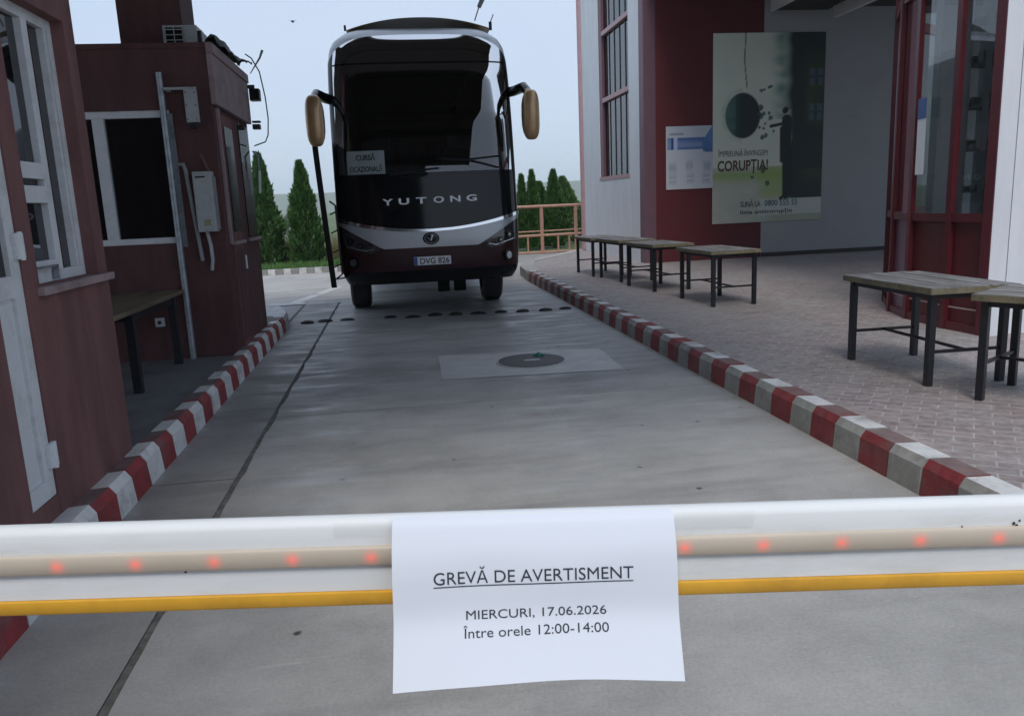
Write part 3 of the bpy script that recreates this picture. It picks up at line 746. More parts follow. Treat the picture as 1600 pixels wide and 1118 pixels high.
for z in (1.526, 1.926, 2.326, 2.726):
    y = 6.92
    while y < 7.36:
        w_ = rr.uniform(.03, .09); h_ = rr.uniform(.03, .11)
        b.box(5.64, 5.76, y, y + w_, z, z + h_, rr.choice(['blind', 'card', 'plate', 'cream'])); y += w_ + rr.uniform(.02, .12)
b.build('goods', sh)
# notice inside the door of the bay
b = MB(); p0, p1 = bayp(R(7.2), RR + .004), bayp(R(10.2), RR + .004)
b.face([(p0.x, p0.y, 1.70), (p1.x, p1.y, 1.70), (p1.x, p1.y, 2.25), (p0.x, p0.y, 2.25)], 'card'); b.face([(p0.x - .003, p0.y, 2.25), (p1.x - .003, p1.y, 2.25), (p1.x - .003, p1.y, 2.45), (p0.x - .003, p0.y, 2.45)], 'pblue')
b.build('door_notice', sb)

# unseen block added behind the viewer so the windscreen mirrors a dark field
ob = thing('reflection_block', (-4, -15, 0), 'added unseen dark block behind the viewer, mirrored in the windscreen', 'building')
b = MB(); b.box(-10.5, 1.2, -19, -12.5, -.02, 10.5, 'tarp'); b.build('wall', ob)
b = MB(); b.box(-10.8, 1.5, -19.3, -12.2, 10.501, 10.8, 'soffit'); b.build('roof', ob)
for x in (-9, -6.5, -4, -1.5):
    for z in (1.2, 4.2, 7.4):
        b = MB(); b.box(x, x + 1.4, -12.499, -12.44, z, z + 1.6, 'gblack', .01); b.build('window', ob)

# ------------------------------------------------------------------ posters
def print_mat(name):
    m, n, b = nodes(name)
    a = n.nodes.new('ShaderNodeVertexColor'); a.layer_name = 'print'
    n.links.new(a.outputs[0], b.inputs['Base Color']); b.inputs['Roughness'].default_value = .55
    return m
def printed(name, parent, x0, x1, y, z0, z1, nx, nz, fn, th=.012):
    b = MB(); b.grid(lambda u, v: Vector((x0 + (x1 - x0) * u, y, z0 + (z1 - z0) * v)), nx, nz, print_mat(name + '_ink'))
    b.box(x0, x1, y + .001, y + th, z0, z1, 'card')
    o = b.build(name, parent)
    at = o.data.color_attributes.new('print', 'FLOAT_COLOR', 'POINT')
    off = OFF[o.name]
    for i, v in enumerate(o.data.vertices):
        u = (v.co.x + off.x - x0) / (x1 - x0); t = (v.co.z + off.z - z0) / (z1 - z0)
        at.data[i].color = (*fn(u, t), 1)
    return o
def mixc(a, b, t): return tuple(p + (q - p) * t for p, q in zip(a, b))
def nz2(u, v, s, k=0): return .5 + .5 * noise.noise(Vector((u * s, v * s, k)))
def seg(u, v, a, b_, r, asp=1.55):
    px, py = u - a[0], (v - a[1]) * asp; dx, dy = b_[0] - a[0], (b_[1] - a[1]) * asp
    t = max(0, min(1, (px * dx + py * dy) / (dx * dx + dy * dy + 1e-9)))
    return math.hypot(px - t * dx, py - t * dy) - r
def art(u, v):
    paper = (.72, .75, .62)
    c = mixc(paper, (.60, .66, .57), nz2(u, v, 6))
    # ground: green grass line, pale road in perspective
    if v < .30:
        c = mixc((.54, .54, .46), (.44, .47, .39), nz2(u, v * 3, 9))
        g = sstep(.30, .26, v) * sstep(.20, .26, v) * (1 if u < .55 else .8)
        c = mixc(c, (.26, .40, .09), g * (.75 if u < .4 else .9))
        if u > .38 + .5 * (.30 - v) * -1: c = mixc(c, (.32, .46, .12), .7 * sstep(.36, .5, u) * sstep(.1, .16, v))
    # building in shadow on the right with green wall and windows
    edge = .70 + .05 * (nz2(0, v, 14, 3) - .5)
    s = sstep(edge - .10 * (1 if v > .6 else .35), edge + .02, u)
    if v > .125:
        c = mixc(c, (.015, .03, .03), s)
        if v > .55: c = mixc(c, (.05, .20, .16), sstep(edge - .22, edge - .04, u) * (1 - s) * nz2(u * .3, v, 26, 2) * 1.3 if edge > u else 0)
        if u > .78 and v > .48: c = mixc(c, (.06, .11, .03), .75 * sstep(.78, .86, u) * sstep(.48, .55, v) * sstep(.93, .8, v) * nz2(u, v, 7, 5))
        for wv in (.73, .545):
            if .865 < u < .985 and wv - .005 < v < wv + .085:
                c = (.06, .11, .13) if not (abs(u - .925) < .012 or abs(v - wv - .04) < .006) else (.03, .05, .05)
        if u > .72 and v < .28: c = mixc(c, (.05, .075, .03), .6 * sstep(.17, .26, v) * sstep(.72, .9, u))
    # pale footer band right
    if v < .125 and u > .42: c = mixc(c, (.56, .60, .57), .7)
    if v < .035: c = mixc(c, (.27, .33, .22), .7 * sstep(.3, .6, u))
    # chain and ball
    ch = min(seg(u, v, (.285, 1.0), (.275, .86), .006), seg(u, v, (.275, .86), (.30, .72), .006))
    if ch < 0: c = mixc(c, (.06, .08, .07), .8)
    d = math.hypot((u - .265) / .155, (v - .575) / .118)
    if d < 1.06:
        sh = mixc((.05, .15, .13), (.012, .02, .022), sstep(.10, .28, u) * .85 + .15 * (1 - v))
        if u < .2: sh = mixc(sh, (.16, .26, .23), .5 * nz2(.2, v, 30))
        c = mixc(c, sh, sstep(1.06, .97, d))
    elif d < 1.35 and u < .26: c = mixc(c, (.14, .26, .23), .45 * sstep(1.35, 1.05, d) * nz2(.2, v, 30))
    # debris
    for (a, b_, r) in DEB:
        if math.hypot(u - a, (v - b_) * 1.55) < r * (.45 + .8 * nz2(u, v, 34, a * 9)): c = mixc(c, (.02, .08, .06), .85)
    # standing figure in a cap with raised arm
    fig = min(seg(u, v, (.655, .60), (.645, .595), .024), seg(u, v, (.665, .545), (.66, .40), .045), seg(u, v, (.655, .53), (.52, .515), .013),
              seg(u, v, (.66, .40), (.668, .14), .032), seg(u, v, (.69, .40), (.70, .15), .026), seg(u, v, (.66, .14), (.62, .125), .014), seg(u, v, (.62, .50), (.625, .33), .018))
    if fig < .004: c = mixc(c, (.012, .022, .02), sstep(.004, -.004, fig))
    return c
DEB = [(random.Random(k).uniform(.40, .52), random.Random(k + 50).uniform(.44, .73), random.Random(k + 90).uniform(.012, .024)) for k in range(17)] + [(.46, .285, .03), (.36, .245, .02), (.50, .21, .025), (.545, .49, .012)]
gp_ = thing('poster', (8.07, BY, 2.9), 'large green anti-corruption poster with wrecking ball and dark figure', 'poster')
PX0, PX1, PZ0, PZ1 = 6.815, 9.325, .945, 4.86
printed('print', gp_, PX0, PX1, BY - .022, PZ0, PZ1, 150, 230, art)
def pt(x, z, dy=.0025): return Vector((x, BY - .022 - dy, z))
b = MB(); put_text(b, 'ÎMPREUNĂ ÎNVINGEM', .17, lambda x, y: pt(7.50 + x, 2.36 + y), P('poster_dark_ink', (.02, .04, .04), .6, 0), sx=(1.12,)); b.build('lettering', gp_)
b = MB(); put_text(b, 'CORUPȚIA!', .30, lambda x, y: pt(7.50 + x, 2.06 + y), P('poster_brown_ink', (.10, .065, .025), .6, 0), sx=(1.15,), bold=.009); b.build('lettering', gp_)
b = MB(); put_text(b, 'SUNĂ LA', .17, lambda x, y: pt(7.68 + x, 1.28 + y), P('poster_navy_ink', (.03, .035, .06), .6, 0), sx=(.46,), bold=.002); b.build('lettering', gp_)
b = MB(); put_text(b, '0800 555 55', .18, lambda x, y: pt(8.39 + x, 1.285 + y), P('poster_teal_ink', (.02, .12, .10), .6, 0), sx=(.76,), bold=.002); b.build('lettering', gp_)
b = MB(); put_text(b, 'linia anticorupție', .12, lambda x, y: pt(8.05 + x, 1.13 + y), P('poster_grey_ink', (.06, .07, .07), .6, 0), sx=(1.2,), bold=.002); b.build('lettering', gp_)
np_ = thing('notice_board', (6.3, BY, 2.4), 'blue and white information notice on the dark red wall', 'notice')
def notice(u, v):
    c = (.50, .54, .60)
    if u < .03 or v < .025: return (.58, .56, .56)
    if .63 < v < .82:
        c = mixc((.06, .13, .34), (.20, .27, .46), sstep(.82, .70, v) * sstep(.63, .70, v))
        if .11 < u < .16: c = (.02, .05, .2)
        if .16 < u < .235: c = (.42, .50, .68)
        if u < .11: c = mixc(c, (.2, .3, .5), .6)
    if u > .78 and v > .63 and v < .66 + (u - .78) * 1.15 + .1: c = mixc((.05, .14, .36), (.12, .24, .46), nz2(u, v, 3))
    if .575 < v < .63 and u > .8 - (v - .6) * 3: c = (.07, .15, .34) if u > .8 else c
    for cx, cy in ((.14, .34), (.5, .375), (.88, .36), (.14, .16), (.52, .165), (.86, .17)):
        if abs(u - cx) < .075 and abs(v - cy) < .05:
            c = mixc(c, (.24, .27, .33), .55 + .35 * (nz2(u, v, 30) - .5)) if (abs(v - cy) > .012 or cy > .3) else c
        elif abs(u - cx) < .08 and abs(v - cy) < .09: c = mixc(c, (.36, .39, .44), .5)
    if .86 < v < .89 and .08 < u < .38: c = (.28, .32, .38)
    return c
printed('print', np_, 5.78, 6.813, BY - .02, 1.72, 3.02, 60, 80, notice, .01)

# ------------------------------------------------------------------ ramp railing
rl = thing('ramp_railing', (4.6, 24, 0), 'salmon pipe railing along the ramp behind the bus', 'railing')
RY = 24.2
b = MB(); b.tube([(2.4, RY, 1.44), (5.75, RY, 1.44)], .045, 'rail'); b.build('top_rail', rl, 40)
b = MB(); b.tube([(2.4, RY, .68), (5.75, RY, .70)], .02, 'rail'); b.tube([(2.4, RY, .55), (5.75, RY, .57)], .04, 'rail'); b.build('middle_rail', rl, 40)
b = MB(); b.tube([(2.4, RY, .04), (5.75, RY, .05)], .035, 'rail'); b.build('bottom_rail', rl, 40)
for x in (2.5, 4.45, 5.52):
    b = MB(); b.tube([(x, RY, -.02), (x, RY, 1.42)], .055, 'rail'); b.build('post', rl, 40)
for x in (3.1, 3.55, 4.0, 4.95, 5.3):
    b = MB(); b.tube([(x, RY, .05), (x, RY, .55)], .03, 'rail', 6); b.build('baluster', rl)

# ------------------------------------------------------------------ vegetation
def thuja(name, x, y, h, r, seed, label, twin=False, leaf=('leafA', 'leafB'), n=9000, group='thuja trees beyond the road'):
    t = thing(name, (x, y, -.03), label, 'tree', group); rr = random.Random(seed)
    b = MB(); b.tube([(x, y, -.03), (x, y, h * .35), (x + .02, y, h * .9)], [.07, .05, .01], 'bark', 7); b.build('trunk', t)
    b = MB()
    tops = [(0, 1.0, 1.0)] if not twin else [(-.22, .95, .62), (.22, 1.0, .62)]
    for k in range(n):
        dx, hh, rs = rr.choice(tops)
        q = rr.random() ** .85; z = .03 + q * h * hh
        prof = min(1, (max(0, 1 - q) / .62) ** .8) * min(1, (q + .16) / .24)
        prof = max(.03, prof) * (1 + .22 * noise.noise(Vector((z * 2.2, seed, dx * 9))))
        a = rr.uniform(0, 6.283)
        lump = 1 + .42 * noise.noise(Vector((math.cos(a) * 1.6, math.sin(a) * 1.6, z * 2.6 + seed)))
        rad = r * rs * prof * lump * math.sqrt(rr.uniform(.42, 1.02)) * (1.14 if rr.random() < .06 else 1)
        c = Vector((x + dx * r * 2 + rad * math.cos(a), y + rad * math.sin(a), z))
        s_ = rr.uniform(.035, .10)
        up = Vector((math.cos(a) * .5 + rr.uniform(-.4, .4), math.sin(a) * .5 + rr.uniform(-.4, .4), 1)).normalized()
        sd_ = up.cross(Vector((rr.uniform(-1, 1), rr.uniform(-1, 1), rr.uniform(-.3, .3)))).normalized()
        b.face([c - sd_ * s_ * .45, c + sd_ * s_ * .45, c + up * s_ * 1.7], leaf[0] if rr.random() < .62 else leaf[1])
    b.build('crown', t, weld=False)
    return t
thuja('thuja_tree', -3.98, 25.4, 3.30, .50, 1, 'tall dark green thuja next to the kiosk')
thuja('thuja_tree', -2.78, 25.4, 3.02, .50, 2, 'dark green thuja just left of the bus door')
thuja('thuja_tree', 4.42, 26.6, 2.52, .40, 3, 'twin-topped thuja right of the bus behind the railing', True)
thuja('thuja_tree', 5.45, 27.2, 2.52, .40, 4, 'pointed thuja left of the pink downpipe')
thuja('thuja_tree', 5.02, 27.6, 2.15, .55, 5, 'broad thuja between the twin-topped and the pointed thuja')
thuja('leafy_tree', 6.25, 29.5, 2.35, .85, 6, 'lighter green bush tree half hidden by the building edge', leaf=('leafC', 'leafB'), group='trees behind the railing')
thuja('leafy_tree', -6.0, 26.0, 3.0, .6, 8, 'green tree mostly hidden behind the kiosk', leaf=('leafA', 'leafC'), group='trees behind the kiosk', n=1500)
thuja('sage_shrub', -3.35, 27.5, 1.75, .55, 9, 'grey-green airy shrub between the two left thujas', leaf=('sage', 'sage'), n=900, group='shrubs')
def tuft(name, x, y, h, r, n, leaf, label, cat, seed):
    b = MB(); rr = random.Random(seed)
    for k in range(n):
        a = rr.uniform(0, 6.283); rad = r * math.sqrt(rr.random()); c = Vector((x + rad * math.cos(a), y + rad * math.sin(a), 0))
        l = h * rr.uniform(.5, 1); lean = Vector((rr.uniform(-.25, .25), rr.uniform(-.25, .25), 1)) * l
        sd_ = Vector((rr.uniform(-1, 1), rr.uniform(-1, 1), 0)).normalized() * .012
        b.face([c - sd_, c + sd_, c + lean], leaf)
    return tag(b.build(name, None, None, (x, y, 0), False), label, cat)
tuft('dry_grass', -3.38, 26.2, .95, .45, 700, 'dry', 'tuft of dry yellow grass between the two left thujas', 'grass tuft', 1)
tuft('dry_grass', -1.9, 27.0, 1.0, .5, 500, 'dry', 'tuft of dry yellow grass seen through the bus door', 'grass tuft', 2)
b = MB(); rr = random.Random(12)
for k in range(9000):
    c = Vector((rr.uniform(-6, .5), 21.75 + 4.2 * rr.random() ** 1.3, .02)); sd_ = Vector((rr.uniform(-1, 1), rr.uniform(-1, 1), 0)).normalized() * .015
    b.face([c - sd_, c + sd_, c + Vector((rr.uniform(-.05, .05), rr.uniform(-.05, .05), rr.uniform(.06, .16)))], 'blade')
tag(b.build('grass', weld=False), 'mown green grass strip behind the far kerb', 'grass', kind='stuff')

# ------------------------------------------------------------------ the coach
XC = .48
YF = [(.53, 11.38), (.64, 11.27), (.75, 11.22), (1.1, 11.2), (1.5, 11.22), (2.0, 11.27), (2.8, 11.39), (3.4, 11.54), (3.8, 11.70), (3.95, 11.80), (4.06, 11.95), (4.14, 12.2), (4.18, 12.6)]
WF = [(.53, 1.21), (.64, 1.26), (.75, 1.28), (1.2, 1.295), (2.5, 1.29), (3.2, 1.285), (3.6, 1.275), (3.8, 1.25), (3.92, 1.195), (4.02, 1.09), (4.10, .99), (4.18, .9)]
NS, DD = 4.2, .52
def sx_(t): return math.copysign(abs(math.sin(t * math.pi / 2)) ** (2 / NS), t)
def sy_(t): return 1 - abs(math.cos(t * math.pi / 2)) ** (2 / NS)
def tx(xn):  # inverse: |x'|/W -> t
    return math.copysign(math.asin(min(1, abs(xn)) ** (NS / 2)) * 2 / math.pi, xn)
def front(t, z, off=0):
    W = lerp(z, WF)
    return Vector((XC + sx_(t) * (W + off), lerp(z, YF) + DD * sy_(t) - off, z))
def onf(x, z, off):  # x' from the centre line
    W = lerp(z, WF); return front(tx(max(-1, min(1, x / W))), z, off)
bus = thing('coach', (XC, 13.2, 0), 'dark burgundy tour coach with black windscreen facing the camera', 'coach')
def band(zlo, zhi, m, t0, t1, nu, nv, off=0, b=None):
    b = b or MB()
    def g(u, v):
        t = t0 + (t1 - t0) * u; xx = sx_(t) * 1.27
        a, c = zlo(xx), zhi(xx); return front(t, a + (c - a) * v, off)
    b.grid(g, nu, nv, m); return b
k_ = lambda c: (lambda x: c)
silbot = lambda x: 1.035 + max(0, abs(x) - .66) * .60
chlo = lambda x: 1.25 + .17 * (abs(x) / 1.2) ** 2
chhi = lambda x: 1.285 + .185 * (abs(x) / 1.2) ** 2
split = lambda x: 2.0
gtop = lambda x: 3.975 - .04 * (abs(x) / 1.1) ** 2 - .20 * (abs(x) / 1.2) ** 8
rtop = lambda x: 4.18
band(k_(.53), k_(.72), 'gblack', -1, 1, 48, 4).build('lower_valance', bus, 50)
band(k_(.72), silbot, 'burg', -1, 1, 64, 5).build('bumper', bus, 50)
band(silbot, chlo, 'silver', -1, 1, 64, 4).build('silver_panel', bus, 50)
band(chlo, chhi, 'chrome', -.93, .93, 64, 3, .012).build('chrome_strip', bus, 50)
band(chlo, chhi, 'gblack', -1, 1, 64, 1, -.004).build('strip_backing', bus)
band(chhi, split, 'gblack', -1, 1, 64, 8).build('front_panel', bus, 60)
tg = tx(1.20 / 1.28)
band(split, gtop, 'wind', -tg, tg, 56, 24).build('windscreen', bus, 60)
for s_ in (-1, 1): band(split, gtop, 'pillar', s_ * tg, s_ * 1, 10, 24, 0).build('windscreen_pillar', bus, 60)
band(gtop, rtop, 'bwhite', -1, 1, 64, 8).build('roof_cap', bus, 60)
# divider across the windscreen and dark frit edge
band(lambda x: 3.55, lambda x: 3.57, 'gblack', -tg, tg, 40, 1, .003).build('glass_joint', bus)
band(lambda x: split(x), lambda x: split(x) + .06, 'gblack', -tg, tg, 40, 1, .004).build('wiper_cowl', bus)
# body behind the front
b = MB(); zs = [.53, .64, .78, 1.2, 2.5, 3.2, 3.6, 3.8, 3.92, 4.02, 4.10, 4.18]
def bsec(y):
    L = [(XC - lerp(z, WF), y, z) for z in zs]; Rr = [(XC + lerp(z, WF), y, z) for z in zs[::-1]]
    return L + Rr
i = b.mi('burg')
S0, S1 = bsec(12.0), bsec(23.2)
def frontline(side):
    return [front(side, z) for z in zs]
Lf, Rf = frontline(-1), frontline(1)
for a in range(len(zs) - 1):
    m_ = 'burg' if zs[a] < 1.4 or zs[a] > 3.5 else 'gblack'
    if zs[a] >= 3.9: m_ = 'bwhite'
    for Q in (Lf, Rf):
        z0 = lambda y: max(zs[a], min(zs[a + 1], zs[0] if y < 12.6 else .77))
        yb = [Q[a].y, 12.6, 13.0, 23.2]
        for y0, y1 in zip(yb[1:], yb[2:]):
            b.face([(Q[a].x, y0, z0(y0)), (Q[a + 1].x, y0, zs[a + 1]), (Q[a + 1].x, y1, zs[a + 1]), (Q[a].x, y1, z0(y1) if zs[a + 1] > .7 else zs[a + 1] - .0001)], m_) if zs[a + 1] > .7 else None
        b.face([Q[a], Q[a + 1], (Q[a + 1].x, 12.6, zs[a + 1]), (Q[a].x, 12.6, zs[a])], m_)
b.face([front(-1, 4.18), front(1, 4.18), (front(1, 4.18).x, 23.2, 4.18), (front(-1, 4.18).x, 23.2, 4.18)], 'bwhite')
b.face(S1, 'burg')
b.build('body', bus)
b = MB(); b.box(XC - 1.2, XC + 1.2, 11.9, 23.1, .70, .84, 'under'); b.build('underbody', bus)
# roof fairing (gold)
b = MB()
def fair(u, v):
    x = -1.05 + 2.10 * u; e = max(0, 1 - (abs(x) / 1.05) ** 2.2)
    return Vector((XC + x + .06, 12.05 + .20 * x ** 2 + v * 3, 4.13 + .235 * e * min(1, .25 + v * 3) ** .5))
b.grid(fair, 40, 10, 'goldroof'); b.build('roof_fairing', bus, 60)
# headlamps
for s_ in (-1, 1):
    b = MB()
    def hl(u, v, s_=s_):
        x = .70 + .50 * u
        zt = silbot(x) - .006; zb = 1.03 - .10 * sstep(0, .35, u) + .14 * u
        return onf(s_ * x, zb + (zt - zb) * v, .010)
    b.grid(hl, 18, 5, 'lens'); h = b.build('headlight', bus, 50)
    b = MB()
    for cx, cz, r_ in ((1.10, 1.16, .05), (.97, 1.09, .042)):
        b.tube([onf(s_ * cx, cz, .012), onf(s_ * cx, cz, .02)], r_, 'gblack', 16); b.tube([onf(s_ * cx, cz, .0205), onf(s_ * cx, cz, .024)], r_ * .35, 'reflector', 14)
    b.tube([onf(s_ * x, 1.035 - .10 * sstep(.7, .9, x) + .14 * (x - .7) / .5 + .03, .016) for x in (.80, .9, 1.0, 1.1, 1.17)], .007, 'reflector', 6)
    b.build('lamp_unit', h, 40)
    b = MB(); b.tube([onf(s_ * 1.08, .865, .004), onf(s_ * 1.08, .865, .02)], .085, 'gblack', 20); b.tube([onf(s_ * 1.08, .865, .0205), onf(s_ * 1.08, .865, .03)], .052, 'reflector', 18)
    b.build('fog_light', bus, 40)
# emblem
b = MB()
b.ellipsoid(onf(0, 1.155, .012), (.115, .02, .085), 'gblack', 24, 10); em = b.build('emblem', bus, 60)
b = MB()
c0 = onf(0, 1.155, .034)
ringp = [(c0.x + .088 * math.cos(a), c0.y + .006, c0.z + .064 * math.sin(a)) for a in [2 * math.pi * k / 24 for k in range(25)]]
b.tube(ringp, .006, 'conduit', 6)
b.tube([(c0.x - .005, c0.y, c0.z - .03), (c0.x + .02, c0.y, c0.z + .05)], [.008, .016], 'letter', 6); b.tube([(c0.x - .05, c0.y, c0.z + .02), (c0.x - .005, c0.y, c0.z - .03)], .008, 'conduit', 6)
b.build('emblem_mark', em)
# number plate
b = MB(); px_, pz_ = .0, .845
pl0 = onf(0, .845, .0)
pyy = 11.165
b.box(XC - .26, XC + .26, pyy, pyy + .05, .79, .905, 'plate', .004); np2 = b.build('number_plate', bus)
b = MB(); b.box(XC - .258, XC - .21, pyy - .003, pyy - .0005, .792, .903, 'pblue'); b.build('plate_band', np2)
b = MB(); put_text(b, 'DVG 826', .112, lambda x, y: Vector((XC + .03 + x, pyy - .002, .808 + y)), 'ink', sx=(.41,), bold=.002); b.build('plate_text', np2)
# lettering across the front panel
for ch, cx in zip('YUTONG', (-.56, -.34, -.10, .14, .37, .60)):
    b = MB(); put_text(b, ch, .118, lambda x, y, cx=cx: onf(cx + x, 1.64 + y + .012 * cx, .008), 'letter', sx=(.145,), bold=.003); b.build('letter', bus)
# destination card inside the windscreen
cd = MB(); cx0, cx1, cz0, cz1 = -1.17, -.63, 2.05, 2.38
cy_ = 11.62
b = MB(); b.grid(lambda u, v: onf(cx0 + .04 + (cx1 - cx0) * u, cz0 + (cz1 - cz0) * v, -.05), 8, 2, 'card'); dc = b.build('destination_card', bus)
b = MB()
put_text(b, 'CURSĂ', .10, lambda x, y: onf((cx0 + cx1) / 2 + .04 + x, 2.255 + y, -.046), 'ink', sx=(.27,), bold=.002)
put_text(b, 'OCAZIONALĂ', .10, lambda x, y: onf((cx0 + cx1) / 2 + .04 + x, 2.10 + y, -.046), 'ink', sx=(.46,), bold=.002)
b.build('card_text', dc)
# cab interior
b = MB(); b.box(XC - 1.1, XC + 1.1, 12.05, 12.7, 1.5, 2.02, 'cab', .05); b.box(XC - 1.15, XC + 1.15, 12.0, 20, 1.2, 1.3, 'cab'); b.box(XC - 1.18, XC + 1.18, 19.9, 20, 1.2, 3.95, 'cab')
b.box(XC - 1.19, XC - 1.17, 12.2, 20, 1.3, 3.9, 'cab'); b.box(XC + 1.17, XC + 1.19, 12.2, 20, 1.3, 3.9, 'cab'); b.box(XC - 1.0, XC + 1.0, 12.6, 20, 3.85, 3.9, 'cab'); b.build('cab', bus)
for x, y in ((.62, 13.4), (-.62, 13.8), (-.75, 15.0), (.75, 15.0), (-.3, 15.0), (.3, 15.0)):
    b = MB(); b.box(XC + x - .24, XC + x + .24, y, y + .5, 1.72, 1.86, 'seat', .05); b.box(XC + x - .23, XC + x + .23, y + .42, y + .55, 1.8, 2.55, 'seat', .05); b.box(XC + x - .14, XC + x + .14, y + .43, y + .54, 2.54, 2.78, 'seat', .04)
    b.box(XC + x - .15, XC + x + .15, y + .1, y + .4, 1.3, 1.72, 'cab'); b.build('seat', bus, 40)
b = MB(); ringp = [(XC + .62 + .22 * math.cos(a), 12.85 + .10 * math.sin(a), 2.05 + .20 * math.sin(a)) for a in [2 * math.pi * k / 20 for k in range(21)]]
b.tube(ringp, .016, 'black', 6); b.tube([(XC + .62, 12.7, 1.95), (XC + .62, 12.86, 2.05)], .03, 'black', 8); b.build('steering_wheel', bus, 40)
# wipers
for xs in ([(-.50, 2.03), (-.25, 2.06), (.02, 2.05)], [(1.0, 2.09), (.62, 2.20), (.15, 2.24)]):
    b = MB(); b.tube([onf(xs[0][0], xs[0][1], .02), onf(xs[1][0], xs[1][1], .035), onf(xs[2][0], xs[2][1], .03)], .012, 'black', 6)
    b.tube([onf(xs[1][0] + d, xs[1][1] + d * .08 + .02, .022) for d in (-.30, -.15, 0, .2, .42)], .010, 'rubber', 6)
    b.build('wiper', bus)
# wheels
def wheel(x, y, w_, nm='wheel'):
    b = MB(); r0 = .50
    prof = [(-w_ / 2, .30), (-w_ / 2, r0 - .05), (-w_ / 2 + .04, r0), (w_ / 2 - .04, r0), (w_ / 2, r0 - .05), (w_ / 2, .30)]
    b.grid(lambda u, v: Vector((x + lerp(v * 5, [(k, p[0]) for k, p in enumerate(prof)]), y + lerp(v * 5, [(k, p[1]) for k, p in enumerate(prof)]) * math.cos(2 * math.pi * u), r0 + lerp(v * 5, [(k, p[1]) for k, p in enumerate(prof)]) * math.sin(2 * math.pi * u))), 40, 5, 'rubber')
    wl = b.build(nm, bus, 40)
    b = MB(); b.tube([(x - w_ / 2 + .03, y, r0), (x + w_ / 2 - .03, y, r0)], .295, 'cab', 24); b.tube([(x - w_ / 2 + .0, y, r0), (x + w_ / 2 - .0, y, r0)], .11, 'cab', 16); b.build('rim', wl, 40)
for x in (-.65 + .02, 1.53): wheel(x, 13.3, .31)
for x in (-.72, -.36, 1.26, 1.62): wheel(x, 19.4, .28)
b = MB(); b.tube([(-.6, 13.3, .48), (1.5, 13.3, .48)], .07, 'under'); b.tube([(-.6, 19.4, .5), (1.5, 19.4, .5)], .1, 'under'); b.ellipsoid((XC, 19.4, .5), (.25, .25, .22), 'under'); b.build('axle', bus, 40)
for x0, x1 in ((.67, .88), (.955, 1.17)):
    b = MB(); b.box(x0, x1, 14.02, 14.06, .10, .74, 'under', .004); b.build('mud_flap', bus)
b = MB(); b.box(.72, 1.05, 15.9, 17.2, .24, .71, 'under', .03); b.box(XC + .30, XC + .36, 14.2, 18.2, .56, .71, 'under'); b.build('tank', bus)
# mirrors
def mirror(s_, c, r, arm, gold_top):
    b = MB()
    b.ellipsoid(c, r, 'gold', 20, 14, lambda p: Vector((math.copysign(abs(p.x) ** .6, p.x), p.y, math.copysign(abs(p.z) ** .6, p.z))))
    mr = b.build('mirror', bus, 60)
    b = MB(); b.ellipsoid((c[0], c[1] + r[1] * .55, c[2]), (r[0] * 1.07, r[1] * .7, r[2] * .96), 'gblack', 18, 10, lambda p: Vector((math.copysign(abs(p.x) ** .75, p.x), p.y, math.copysign(abs(p.z) ** .7, p.z)))); b.build('mirror_back', mr, 60)
    b = MB(); b.tube(arm, [.07] * (len(arm) - 2) + [.07, .055], 'gblack', 10)
    b.tube([arm[-2], arm[-1], (c[0], c[1] - .02, c[2] + r[2] * .75)], [.05, .062, .06], 'gold', 10); b.build('mirror_arm', mr, 50)
mirror(-1, (-.955, 11.05, 2.76), (.118, .11, .33), [(-.70, 11.86, 3.10), (-.85, 11.6, 3.12), (-.92, 11.25, 3.12), (-.955, 11.08, 3.02)], 1)
mirror(1, (1.935, 11.05, 2.76), (.115, .11, .33), [(1.68, 11.86, 3.15), (1.80, 11.6, 3.15), (1.88, 11.25, 3.15), (1.93, 11.08, 3.04)], 1)
# open plug door on the kerb side
b = MB()
def dpan(u, v):
    z = .55 + 2.0 * v
    x = -1.03 + .015 * math.sin(v * 3) + .10 * (1 - v) ** 1.6 - .085 * u
    return Vector((x, 11.10 + 1.05 * u, z))
b.grid(dpan, 6, 14, 'pillar'); b.grid(lambda u, v: dpan(u, v) + Vector((.075, .0, 0)), 6, 14, 'pillar')
b.grid(lambda u, v: dpan(0, v) + Vector((.075 * u, 0, 0)), 1, 14, 'pillar'); b.grid(lambda u, v: dpan(u, 0) + Vector((.075 * v, 0, 0)), 6, 1, 'pillar'); b.grid(lambda u, v: dpan(u, 1) + Vector((.075 * v, 0, 0)), 6, 1, 'pillar')
dd = b.build('door', bus, 50)
b = MB(); b.tube([(-.87, 11.25, 1.72), (-.80, 11.28, 1.66), (-.79, 11.28, 1.2), (-.78, 11.28, .72), (-.86, 11.25, .66)], .014, 'black', 8)
for z in (1.58, 1.33, 1.06, .86): b.tube([(-.88, 11.25, z - .04), (-.79, 11.28, z)], .011, 'black', 6)
b.build('handrail', dd, 40)
b = MB(); b.tube([(-.90, 11.4, .64), (-.70, 11.7, .64)], .012, 'galv', 6); b.build('door_arm', dd)
# roof bits
b = MB(); b.tube([(1.33, 12.0, 4.18), (1.40, 12.0, 4.36)], .010, 'conduit', 6); b.tube([(1.40, 12.0, 4.36), (1.455, 12.0, 4.47), (1.47, 12.0, 4.54)], [.03, .035, .02], 'conduit', 8); b.build('antenna', bus)
b = MB(); b.box(1.52, 1.56, 11.88, 11.92, 4.03, 4.14, 'black'); b.tube([(1.54, 11.9, 4.13), (1.59, 11.9, 4.24)], .008, 'conduit', 6); b.box(-.52, -.49, 11.85, 11.89, 4.04, 4.11, 'black'); b.build('marker_light', bus)

